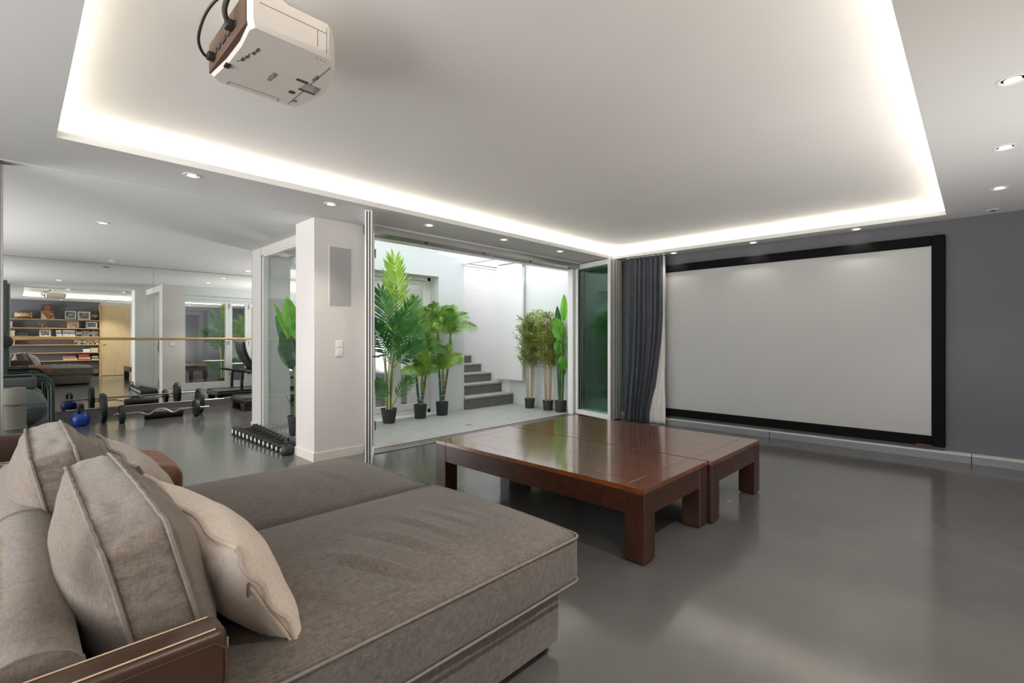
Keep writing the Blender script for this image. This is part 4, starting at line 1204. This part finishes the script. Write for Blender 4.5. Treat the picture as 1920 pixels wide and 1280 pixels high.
# 1. tall kentia palm
kx, ky = 3.695, 6.00
kp = thing('kentia_palm', 'tallest potted palm with broad yellow-green top frond, nearest the open glass leaf', 'palm', (kx, ky, .0145))
pot(kp, kx, ky, .082, .112, .205)
for k in range(9):
    a = 2 * PI * k / 9
    b0 = Vector((kx + .035 * math.cos(a), ky + .035 * math.sin(a), .20))
    b1 = Vector((kx + .11 * math.cos(a) + .02, ky + .07 * math.sin(a) - .01, .95 + .05 * (k % 3)))
    pts = [bez(b0, b0 + Vector((0, 0, .4)), b1, q / 6) for q in range(7)]
    obj('stem', G().tube(pts, [.013 - .0011 * q for q in range(7)], 7), M['stemcream'] if k % 2 == 0 else M['stemgreen'], kp, True)
def kp_prof(f_): return .50 + .55 * math.sin(PI * min(1, f_ * .75 + .2))
fr_list = [  # base, mid, tip, leaflet length, material
    ((.07, 0, 1.0), (.16, -.03, 1.75), (.04, -.06, 2.30), .36, 'kentia'),
    ((.03, .02, 1.0), (-.06, -.02, 1.55), (-.20, -.10, 1.86), .26, 'kentiadark'),
    ((.08, -.02, .95), (.16, -.10, 1.45), (.28, -.20, 1.72), .26, 'kentiadark'),
    ((.0, -.02, .9), (-.05, -.22, 1.30), (-.10, -.42, 1.52), .25, 'kentiadark'),
    ((.1, -.03, .9), (.17, -.16, 1.20), (.27, -.30, 1.40), .25, 'kentiadark'),
    ((.02, 0, .85), (-.16, -.06, 1.2), (-.34, -.16, 1.40), .26, 'kentiadark'),
    ((.06, .03, .95), (.12, .08, 1.5), (.12, .10, 1.90), .28, 'kentiadark'),
    ((.05, -.05, .8), (.12, -.26, 1.05), (.20, -.46, 1.12), .22, 'kentiadark'),
    ((.0, -.04, .8), (-.12, -.26, 1.0), (-.24, -.46, 1.06), .22, 'kentiadark'),
    ((-.02, 0, .2), (-.12, -.05, .5), (-.26, -.10, .62), .17, 'kentiadark'),
    ((.03, 0, .2), (.16, -.05, .48), (.30, -.10, .64), .17, 'kentiadark')]
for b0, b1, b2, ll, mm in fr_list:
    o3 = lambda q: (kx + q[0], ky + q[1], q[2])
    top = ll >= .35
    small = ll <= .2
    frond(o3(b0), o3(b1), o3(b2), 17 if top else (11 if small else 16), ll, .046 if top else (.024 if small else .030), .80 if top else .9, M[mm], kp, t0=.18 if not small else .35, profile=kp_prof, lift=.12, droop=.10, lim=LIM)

# 2 and 3. areca-like palms with slender ringed trunks
def areca(x, y, trunks, label, seed):
    t = thing('areca_palm', label, 'palm', (x, y, .0145))
    pot(t, x, y, .085, .098, .205)
    rr_ = random.Random(seed)
    for i, (dx, dy, zt, lean, crown, size) in enumerate(trunks):
        b0 = Vector((x + dx * .5, y + dy * .5, .195)); b1 = Vector((x + dx + lean[0], y + dy + lean[1], zt))
        pts = [bez(b0, (b0 + b1) / 2 + Vector((dx * .3, dy * .3, 0)), b1, q / 7) for q in range(8)]
        tr_ = obj('trunk', G().tube(pts, [.020 - .0008 * q for q in range(8)], 9), M['trunk'] if i % 2 else M['trunkteal'], t, True)
        for q in range(1, 8, 2):
            obj('ring', G().tube([pts[q] - Vector((0, 0, .004)), pts[q] + Vector((0, 0, .004))], .0205, 9), M['stemcream'], tr_)
        obj('shaft', G().tube([b1 - Vector((0, 0, .02)), b1 + Vector((0, 0, .10)), b1 + Vector((0, 0, .22))], [.021, .026, .012], 9), M['stemgreen'], tr_, True)
        c = b1 + Vector((0, 0, .18))
        n = crown
        for k in range(n):
            q = (k / (n - 1) * 2 - 1) + rr_.uniform(-.12, .12)
            L = size * rr_.uniform(.85, 1.08)
            yo = rr_.uniform(-.28, .08)
            mid = c + Vector((q * .16 * L, yo * .3 * L, L * (.80 - .25 * abs(q))))
            tip = c + Vector((q * .78 * L, yo * L, L * (1.0 - .62 * abs(q) ** 1.3)))
            tip.y = min(6.14, tip.y); mid.y = min(mid.y, 6.12)
            frond(c, mid, tip, 30, L * .36, .0125, .95, M['areca'], t, t0=.12, stem_r=.0045, droop=.35, lift=.18, lim=(2.35, 6.38, 4.85, 6.20))
    return t
areca(4.25, 6.03, ((-.03, .01, 1.02, (-.07, .0), 7, .58), (.035, .0, .72, (.06, -.02), 6, .50), (0, -.03, .42, (-.01, -.03), 6, .42)), 'middle potted palm with three fine-leaved crowns, before the french doors', 3)
areca(4.66, 6.03, ((-.03, .0, 1.06, (-.05, .0), 6, .58), (.035, .01, 1.04, (.12, -.02), 6, .56), (0, -.03, .50, (-.03, -.03), 6, .42)), 'potted palm with feathery leaves next to the stairs', 11)

# 4. bamboo plants
def bamboo(x, y, label, seed, zt, rad, nl):
    t = thing('bamboo_plant', label, 'bamboo', (x, y, .0145))
    pot(t, x, y, .078, .088, .165)
    rr_ = random.Random(seed)
    canes = []
    for k in range(6):
        a = 2 * PI * k / 6 + .3
        b0 = Vector((x + .045 * math.cos(a), y + .045 * math.sin(a), .15)); b1 = Vector((x + .09 * math.cos(a) + rr_.uniform(-.03, .03), y + .09 * math.sin(a), zt - rr_.uniform(.12, .45)))
        pts = [b0.lerp(b1, q / 5) for q in range(6)]
        ca = obj('cane', G().tube(pts, [.0085 - .0009 * q for q in range(6)], 7), M['cane'], t, True)
        for q in (1, 2):
            obj('node', G().tube([pts[q] - Vector((0, 0, .003)), pts[q] + Vector((0, 0, .003))], .0092, 7), M['cane'], ca)
        canes.append((b0, b1))
    # leafy twigs growing from each cane
    for ci, (b0, b1) in enumerate(canes):
        g_ = G(); tw = G()
        for k in range(nl):
            f_ = rr_.uniform(.36, 1.0) ** .9
            p = b0.lerp(b1, f_)
            a = rr_.uniform(0, 2 * PI)
            L = rad * rr_.uniform(.30, 1.0) * (1.0 - .62 * max(0, (f_ - .55) / .45)) * (.55 + .45 * min(1, (f_ - .3) / .3))
            d = Vector((math.cos(a), math.sin(a) * .8, rr_.uniform(.45, 1.1))).normalized()
            e = p + d * L
            e.x = min(6.37, e.x)
            tw.tube([p, p.lerp(e, .5) + Vector((0, 0, .015)), e], [.0018, .0014, .0008], 3, caps=False)
            for j in range(7):
                q = p.lerp(e, .3 + .7 * j / 6)
                ld = (d * rr_.uniform(.3, 1.0) + Vector((rr_.uniform(-1, 1), rr_.uniform(-1, 1), rr_.uniform(-.6, .7))) * .8).normalized()
                ll = rr_.uniform(.07, .13)
                wv = ld.cross(Vector((rr_.uniform(-1, 1), rr_.uniform(-1, 1), 1))).normalized() * .0095
                m_ = q + ld * ll * .4; tip = q + ld * ll + Vector((0, 0, -.012))
                for v_ in (q, m_, tip): v_.x = min(6.405, v_.x)
                g_.add([q, m_ - wv, tip, m_ + wv], [(0, 1, 2, 3)])
        fo = obj('foliage', g_, M['bamboo'], t); fo['kind'] = 'stuff'
        obj('twigs', tw, M['cane'], fo)
    return t
bamboo(6.19, 5.56, 'leafy potted bamboo next to the stairs and the white panel door', 5, 1.84, .34, 44)
bamboo(6.21, 5.17, 'leafy potted bamboo between the other bamboo and the broad-leaved plant', 8, 1.80, .30, 40)

# 5. broad-leaved plants
def blade(base, tip, width, up, fold, mat, root, name='leaf', bend=0.0, nseg=10):
    base, tip, up = Vector(base), Vector(tip), Vector(up)
    T = (tip - base); L = T.length; T.normalize()
    S = T.cross(up).normalized(); U = S.cross(T).normalized()
    def fn(i, j):
        t = j
        w = width * .5 * (math.sin(PI * min(1, t * .94 + .06)) ** .62) * (1 - .25 * t)
        a = (i * 2 - 1)
        c = base + T * (L * t) + U * (bend * math.sin(PI * t))
        return c + S * (a * w) + U * (abs(a) * w * fold + .006 * math.sin(t * 40) * a * a)
    lf = obj(name, G().grid(fn, 6, nseg * 2), mat, root, True, 80)
    obj('midrib', G().tube([base + T * (L * t) + U * (bend * math.sin(PI * t)) for t in (0, .25, .5, .75, .97)], [.007, .006, .005, .0035, .001], 6), M['stemgreen'], lf, True)
    return lf
x, y = 6.21, 4.90
bb = thing('broad_leaved_plant', 'broad-leaved potted plant with round bright leaves beside the door post', 'plant', (x, y, .0145))
pot(bb, x, y, .085, .095, .18)
for k in range(9):
    a = 2 * PI * k / 9
    obj('stem', G().tube([(x + .03 * math.cos(a), y + .03 * math.sin(a), .17), (x + .05 * math.cos(a), y + .05 * math.sin(a), .55), (x + .05 * math.cos(a) + .0, y + .06 * math.sin(a) + .02, .75 + .09 * k)], [.012, .009, .005], 7), M['bananadark'] if k % 3 else M['stemgreen'], bb, True)
view = Vector((-.75, -.66, .1))
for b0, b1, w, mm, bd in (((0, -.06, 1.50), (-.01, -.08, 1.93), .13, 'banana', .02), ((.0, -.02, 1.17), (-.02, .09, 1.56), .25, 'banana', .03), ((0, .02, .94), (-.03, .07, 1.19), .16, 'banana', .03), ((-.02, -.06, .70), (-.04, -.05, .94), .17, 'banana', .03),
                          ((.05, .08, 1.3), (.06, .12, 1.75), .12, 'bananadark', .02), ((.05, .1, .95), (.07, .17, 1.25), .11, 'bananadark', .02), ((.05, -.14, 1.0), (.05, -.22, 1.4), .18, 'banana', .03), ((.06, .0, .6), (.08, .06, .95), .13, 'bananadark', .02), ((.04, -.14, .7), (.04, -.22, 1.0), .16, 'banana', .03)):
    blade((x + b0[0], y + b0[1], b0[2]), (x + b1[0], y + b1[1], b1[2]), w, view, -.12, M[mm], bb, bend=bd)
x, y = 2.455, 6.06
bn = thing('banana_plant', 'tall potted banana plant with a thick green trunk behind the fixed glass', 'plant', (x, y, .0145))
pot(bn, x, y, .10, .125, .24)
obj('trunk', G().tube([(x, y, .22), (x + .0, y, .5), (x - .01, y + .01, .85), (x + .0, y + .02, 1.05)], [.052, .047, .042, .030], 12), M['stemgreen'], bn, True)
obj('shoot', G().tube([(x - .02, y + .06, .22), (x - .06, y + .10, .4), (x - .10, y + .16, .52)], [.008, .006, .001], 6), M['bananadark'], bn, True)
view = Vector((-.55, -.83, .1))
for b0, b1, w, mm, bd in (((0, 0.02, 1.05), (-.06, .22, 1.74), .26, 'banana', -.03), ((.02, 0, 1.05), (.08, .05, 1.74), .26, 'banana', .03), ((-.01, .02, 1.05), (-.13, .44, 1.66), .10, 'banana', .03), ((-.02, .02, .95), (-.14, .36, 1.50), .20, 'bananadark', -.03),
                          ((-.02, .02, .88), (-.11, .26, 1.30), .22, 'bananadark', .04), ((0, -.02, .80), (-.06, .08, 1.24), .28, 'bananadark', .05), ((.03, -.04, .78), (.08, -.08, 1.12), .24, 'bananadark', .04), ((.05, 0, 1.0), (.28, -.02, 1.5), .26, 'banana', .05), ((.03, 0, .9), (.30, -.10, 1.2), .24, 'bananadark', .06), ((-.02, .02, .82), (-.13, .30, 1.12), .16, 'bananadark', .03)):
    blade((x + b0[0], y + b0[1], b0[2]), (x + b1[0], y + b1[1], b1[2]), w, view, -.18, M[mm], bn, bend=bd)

# ------------------------------------------------------------------ bookshelves at the back wall (seen in the mirror)
bs = thing('bookshelf', 'wall of long pale oak shelves, seen in the mirror', 'shelf', (.0, -.9, .5))
SH = [1.815, 1.545, 1.285, 1.030, .780, .530]
for z in SH:
    obj('shelf', G().rbox((-.75, -1.035, z - .025), (1.935, -.76, z), .002, 1), M['shelfoak'], bs)
for x in (-.5, .15, .8):
    for z in SH:
        obj('bracket', G().box((x, -1.037, z - .05), (x + .02, -.95, z - .025)), M['alu'], bs)
ra = thing('radiator', 'grey slotted radiator casing under the shelves', 'radiator', (.9, -.85, .05))
obj('casing', G().rbox((-.1, -1.03, .08), (1.93, -.86, .475), .006), M['greywall'], ra)
for k in range(26):
    if k == 16: continue
    obj('slot', G().box((.0 + k * .075, -.861, .39), (.018 + k * .075, -.857, .465)), M['black'], ra)
obj('foot', G().box((0, -1.0, 0), (.06, -.9, .08)).box((1.8, -1.0, 0), (1.86, -.9, .08)), M['black'], ra)

def bcol(rgb, r=.6):
    k = 'book_%d_%d_%d' % rgb
    if k not in M: M[k] = plain(k, rgb, r, var=.05)
    return M[k]
pages = plain('paper_pages', (226, 218, 200), .9, var=.04, vscale=80)
def book_up(x, w, h, d, z, rgb, label, group, tilt=0):
    t = thing('book', label, 'book', (x + w / 2, -.9, z), group)
    yb_ = -.80
    def tf(p): 
        return (p.x + (p.z - z) * tilt, p.y, p.z)
    obj('cover', G().box((x, yb_ - d, z), (x + .0025, yb_, z + h)).box((x + w - .0025, yb_ - d, z), (x + w, yb_, z + h)).box((x, yb_ - .003, z), (x + w, yb_, z + h)).map(tf), bcol(rgb), t)
    obj('pages', G().box((x + .0026, yb_ - d + .003, z + .003), (x + w - .0026, yb_ - .0035, z + h - .004)).map(tf), pages, t)
    obj('spine_title', G().box((x + w * .25, yb_ - .0005, z + h * .35), (x + w * .75, yb_ + .0006, z + h * .8)).map(tf), bcol((60, 60, 64) if sum(rgb) > 380 else (200, 190, 170)), t)
    return t
def book_flat(x, w, h, z, d, rgb, label, group=None):
    t = thing('book', label, 'book', (x + w / 2, -.9, z), group)
    yb_ = -.80
    obj('cover', G().box((x, yb_ - d, z), (x + w, yb_, z + .003)).box((x, yb_ - d, z + h - .003), (x + w, yb_, z + h)).box((x, yb_ - .003, z), (x + w, yb_, z + h)), bcol(rgb), t)
    obj('pages', G().box((x + .003, yb_ - d + .003, z + .0031), (x + w - .003, yb_ - .0035, z + h - .0031)), pages, t)
    return t
def pxX(u): return (u - 26) * (.01109 + .0000063 * (u - 26))
# third shelf: white spines, then dark ones
z = SH[2] + .0005
x = pxX(106)
k = 0
while x < pxX(141) - .02:
    w = R.uniform(.020, .034)
    book_up(x, w, R.uniform(.185, .205), .13, z, R.choice([(228, 226, 222), (214, 214, 212), (236, 232, 224), (198, 200, 204)]), 'slim white-spined book standing on the third shelf, in the mirror', 'white-spined books on the third shelf', -.10 if k < 4 else 0)
    x += w + .002 + (.012 if k == 3 else 0); k += 1
x = pxX(142)
while x < 1.90:
    w = R.uniform(.016, .03)
    book_up(x, w, R.uniform(.17, .205), .13, z, R.choice([(46, 42, 46), (70, 74, 84), (120, 118, 116), (60, 44, 40), (150, 150, 148), (36, 44, 52), (92, 60, 44), (176, 178, 176)]), 'slim dark-spined book standing at the oak door end of the third shelf', 'dark-spined books on the third shelf')
    x += w + .0015
# fourth shelf
z = SH[3] + .0005
x = pxX(139)
while x < 1.90:
    w = R.uniform(.022, .042)
    book_up(x, w, R.uniform(.13, .175), .12, z, R.choice([(212, 196, 150), (78, 96, 98), (44, 42, 40), (186, 150, 96), (110, 130, 132), (200, 188, 160), (146, 84, 52)]), 'small mixed-colour book standing on the fourth shelf behind the barre', 'paperbacks on the fourth shelf')
    x += w + .002
# top shelf end
z = SH[0] + .0005
x = pxX(172)
while x < 1.90:
    w = R.uniform(.022, .034)
    book_up(x, w, R.uniform(.22, .27), .15, z, R.choice([(40, 36, 38), (56, 46, 44), (30, 32, 38), (72, 56, 48)]), 'dark tall book at the oak door end of the top shelf', 'dark books on the top shelf')
    x += w + .006
# fifth shelf: two pale boxes
def lid_box(x0, x1, z, h, rgb, label, lid=True):
    t = thing('storage_box', label, 'box', ((x0 + x1) / 2, -.9, z))
    obj('body', G().rbox((x0, -1.0, z), (x1, -.80, z + h * .78), .003), bcol(rgb), t)
    obj('lid', G().rbox((x0 - .004, -1.004, z + h * .7), (x1 + .004, -.796, z + h), .003), bcol(tuple(min(255, c + 12) for c in rgb)), t)
    return t
z = SH[4] + .0005
lid_box(pxX(156), pxX(169), z, .10, (228, 226, 220), 'white box on the fifth shelf, in the mirror')
lid_box(pxX(170), pxX(184), z, .13, (214, 200, 178), 'beige box at the oak door end of the fifth shelf')
# sixth shelf: lying books
z0_ = SH[5] + .0005
zc = z0_
for i, (h, rgb, nm) in enumerate(((.022, (206, 184, 130), 'yellowish book lowest in the stack of lying red books'), (.034, (232, 224, 214), 'white book second from below in the stack of lying red books'), (.030, (196, 92, 84), 'red book in the middle of the stack on the lowest shelf'), (.026, (226, 196, 190), 'pink book below the top of the stack on the lowest shelf'), (.024, (160, 52, 48), 'dark red book below the top one of the stack on the lowest shelf'), (.02, (220, 120, 116), 'salmon book topmost in the stack on the lowest shelf'))):
    book_flat(pxX(118) + .008 * (i % 3), .34 - .012 * i, h, zc, .2, rgb, nm); zc += h + .0005
zc = z0_
for i, (h, rgb, nm) in enumerate(((.04, (190, 70, 62), 'thick red book lowest in the second stack on the lowest shelf'), (.035, (232, 220, 206), 'cream book second in the second stack on the lowest shelf'), (.04, (204, 84, 76), 'bright red book third in the second stack on the lowest shelf'), (.03, (172, 104, 88), 'brownish red book fourth in the second stack on the lowest shelf'), (.035, (214, 130, 118), 'pale red book topmost in the second stack on the lowest shelf'))):
    book_flat(pxX(147) + .006 * (i % 2), .29 - .008 * i, h, zc, .2, rgb, nm); zc += h + .0005
zc = z0_
for i, (h, rgb, nm) in enumerate(((.04, (214, 196, 160), 'beige book lowest in the small stack by the oak door'), (.035, (96, 84, 82), 'dark book in the middle of the small stack by the oak door'), (.045, (196, 190, 188), 'grey book topmost in the small stack by the oak door'))):
    book_flat(pxX(172), .17 - .006 * i, h, zc, .2, rgb, nm); zc += h + .0005
# framed pictures
def art_mat(name, cols, sc, seed):
    m, nt, b = base_mat(name)
    f = noise(nt, coords(nt, (1, 1, 1)), sc, 4, .6)
    r = N(nt, 'ShaderNodeValToRGB')
    nt.links.new(f, r.inputs['Fac'])
    r.color_ramp.interpolation = 'LINEAR'
    e = r.color_ramp.elements
    e[0].position = .30; e[0].color = (*lin(cols[0]), 1); e[1].position = .70; e[1].color = (*lin(cols[-1]), 1)
    for i, c in enumerate(cols[1:-1]):
        q = e.new(.30 + .40 * (i + 1) / (len(cols) - 1)); q.color = (*lin(c), 1)
    nt.links.new(r.outputs['Color'], b.inputs['Base Color']); b.inputs['Roughness'].default_value = .5
    return m
def photo_frame(x0, x1, z, h, fm, mat_w, pm, label, fw=.022, mount=None):
    t = thing('picture_frame', label, 'picture', ((x0 + x1) / 2, -.88, z))
    y = -.84; dp = .02
    for a, b_ in (((x0, z), (x0 + fw, z + h)), ((x1 - fw, z), (x1, z + h)), ((x0 + fw, z), (x1 - fw, z + fw)), ((x0 + fw, z + h - fw), (x1 - fw, z + h))):
        obj('frame', G().rbox((a[0], y - dp, a[1]), (b_[0], y, b_[1]), .003, 1), fm, t)
    if mat_w:
        obj('mount', G().box((x0 + fw, y - dp + .002, z + fw), (x1 - fw, y - .008, z + h - fw)), mount or M['switch'], t)
    q = fw + mat_w
    obj('photo', G().box((x0 + q, y - dp + .003, z + q), (x1 - q, y - .0072, z + h - q)), pm, t)
    obj('stand', G().box(((x0 + x1) / 2 - .02, y - dp - .05, z), ((x0 + x1) / 2 + .02, y - dp, z + .004)), fm, t)
    return t
grey_ph = art_mat('grey_photo', ((40, 42, 48), (120, 124, 130), (210, 212, 214)), 22, 1)
photo_frame(pxX(119.5), pxX(144.5), SH[0] + .0005, .30, bcol((54, 40, 34)), .022, grey_ph, 'dark brown frame with a pale snowy photo on the top shelf')
photo_frame(pxX(145.5), pxX(170), SH[0] + .0005, .265, bcol((214, 206, 196)), .016, art_mat('brown_photo', ((60, 56, 52), (124, 112, 100), (196, 190, 182)), 20, 2), 'pale frame with a brownish photo on the top shelf')
photo_frame(pxX(124.5), pxX(149), SH[1] + .0005, .225, bcol((140, 88, 56)), .014, art_mat('blue_photo', ((110, 72, 56), (176, 160, 150), (150, 186, 214)), 16, 3), 'reddish wood frame with a landscape photo on the second shelf')
photo_frame(pxX(161), pxX(183), SH[1] + .0005, .22, bcol((206, 190, 164)), .018, art_mat('teal_photo', ((40, 60, 76), (96, 130, 150), (196, 206, 210)), 16, 4), 'pale wood frame with a bluish photo on the second shelf')
photo_frame(pxX(29), pxX(53), SH[2] + .0005, .13, bcol((36, 34, 34)), .006, art_mat('dark_photo', ((26, 26, 28), (60, 58, 58), (110, 106, 104)), 14, 5), 'small wide black picture on the third shelf')
photo_frame(pxX(74), pxX(95), SH[2] + .0005, .20, bcol((218, 214, 208)), .006, art_mat('mono_photo', ((30, 30, 32), (120, 120, 122), (226, 226, 226)), 18, 6), 'black and white picture in a white frame on the third shelf')
# unframed painting
pt_ = thing('painting', 'unframed painting with a red disc over brown and gold shapes on the top shelf', 'painting', ((pxX(76) + pxX(103)) / 2, -.86, SH[0]))
xa, xb = pxX(76), pxX(103)
obj('canvas', G().rbox((xa, -.87, SH[0] + .0005), (xb, -.845, SH[0] + .455), .003, 1), art_mat('dark_slate_paint', ((44, 54, 68), (62, 72, 84), (104, 106, 106)), 5, 7), pt_)
gp = art_mat('brown_gold_paint', ((90, 54, 34), (150, 104, 60), (206, 170, 120)), 16, 8)
obj('brushwork', G().add([(xa, -.844, SH[0] + .002), (xb, -.844, SH[0] + .002), (xb - .03, -.844, SH[0] + .16), (xa + .20, -.844, SH[0] + .30), (xa + .10, -.844, SH[0] + .28), (xa + .005, -.844, SH[0] + .22)], [(0, 1, 2, 3, 4, 5)]), gp, pt_)
obj('brushwork', G().add([(xa + .02, -.843, SH[0] + .002), (xa + .16, -.843, SH[0] + .002), (xa + .02, -.843, SH[0] + .20)], [(0, 1, 2)]), bcol((214, 196, 168)), pt_)
obj('red_disc', G().lathe([(.075, 0), (.075, .002)], (xa + .16, -.8445, SH[0] + .36), 24, 'y'), bcol((176, 74, 48)), pt_)
# gold bowl-shaped ornament, figurine, boxes
hm = thing('ornament', 'round gold and cream carved ornament on the top shelf', 'ornament', (pxX(44), -.88, SH[0]))
cx_ = (pxX(29) + pxX(59)) / 2
obj('body', G().lathe([(.09, 0), (.13, .03), (.165, .09), (.165, .14), (.13, .19), (.08, .215), (.02, .22)], (0, 0, 0), 28).map(lambda p: (cx_ + p.x, -.885 + p.y * .55, SH[0] + .0005 + p.z * 1.1)), M['gold'], hm, True)
obj('face_band', G().grid(lambda i, j: (cx_ + (-.155 + .31 * i) , -.885 + .55 * math.sqrt(max(0, .172 ** 2 - (-.155 + .31 * i) ** 2)) + .004, SH[0] + .05 + .10 * j + .02 * math.sin(PI * i)), 20, 4), art_mat('cream_red_paint', ((112, 40, 30), (222, 206, 172), (90, 60, 36)), 26, 9), hm, True, thick=.006)
for sg in (-1, 1):
    obj('wing', G().grid(lambda i, j: (cx_ + sg * (.13 + .055 * i), -.86, SH[0] + .06 + .14 * j - .03 * i), 4, 4), bcol((224, 210, 170)), hm, True, thick=.012)
fg = thing('figurine', 'small bronze animal figurine on the second shelf', 'figurine', ((pxX(82)), -.88, SH[1]))
fx = pxX(73)
obj('body', rbox_grid((fx + .05, -.92, SH[1] + .055), (fx + .19, -.85, SH[1] + .13), .03, (12, 8, 8), lambda a, b_, c: (0, 0, .008 * math.sin(3 * a))), M['gold'], fg, True, 80)
obj('head', rbox_grid((fx + .0, -.91, SH[1] + .08), (fx + .065, -.86, SH[1] + .145), .022, (8, 6, 6), lambda a, b_, c: (0, 0, 0)), M['gold'], fg, True, 80)
obj('horns', G().tube(spline([(fx + .03, -.93, SH[1] + .165), (fx + .025, -.91, SH[1] + .14), (fx + .03, -.885, SH[1] + .14), (fx + .025, -.86, SH[1] + .14), (fx + .03, -.84, SH[1] + .165)], 4), .006, 6), M['stemcream'], fg, True)
for a in (.065, .16):
    for b_ in (-.915, -.865):
        obj('leg', G().cyl((fx + a, b_, SH[1] + .0005), (fx + a + .005, b_, SH[1] + .07), .011, 8), M['gold'], fg, True)
cu_ = thing('cube_vase', 'small dark cube vase between the framed photos on the second shelf', 'vase', (pxX(155), -.86, SH[1]))
obj('body', G().rbox((pxX(152), -.90, SH[1] + .0005), (pxX(158.5), -.83, SH[1] + .06), .006), M['black'], cu_)
obj('rim', G().rbox((pxX(152.5), -.895, SH[1] + .058), (pxX(158), -.835, SH[1] + .068), .003), M['black'], cu_)
lid_box(pxX(12), pxX(23.5), SH[1] + .0005, .17, (206, 186, 158), 'cream box at the gym-post end of the second shelf')
lid_box(pxX(12), pxX(28), SH[2] + .0005, .17, (212, 190, 164), 'cream box beside the small black picture on the third shelf')
lid_box(pxX(12), pxX(28), SH[3] + .0005, .15, (200, 176, 148), 'cream box on the otherwise empty end of the fourth shelf')
ws = thing('wire_stand', 'thin black wire stand on the top shelf end', 'stand', (pxX(13), -.86, SH[0]))
obj('wire', G().tube([(pxX(6), -.86, SH[0] + .0), (pxX(16.5), -.86, SH[0] + .005), (pxX(16.5), -.86, SH[0] + .34), (pxX(10), -.86, SH[0] + .34)], .006, 6), M['black'], ws)
obj('base', G().rbox((pxX(10), -.90, SH[0] + .0005), (pxX(18), -.82, SH[0] + .008), .002), M['black'], ws)
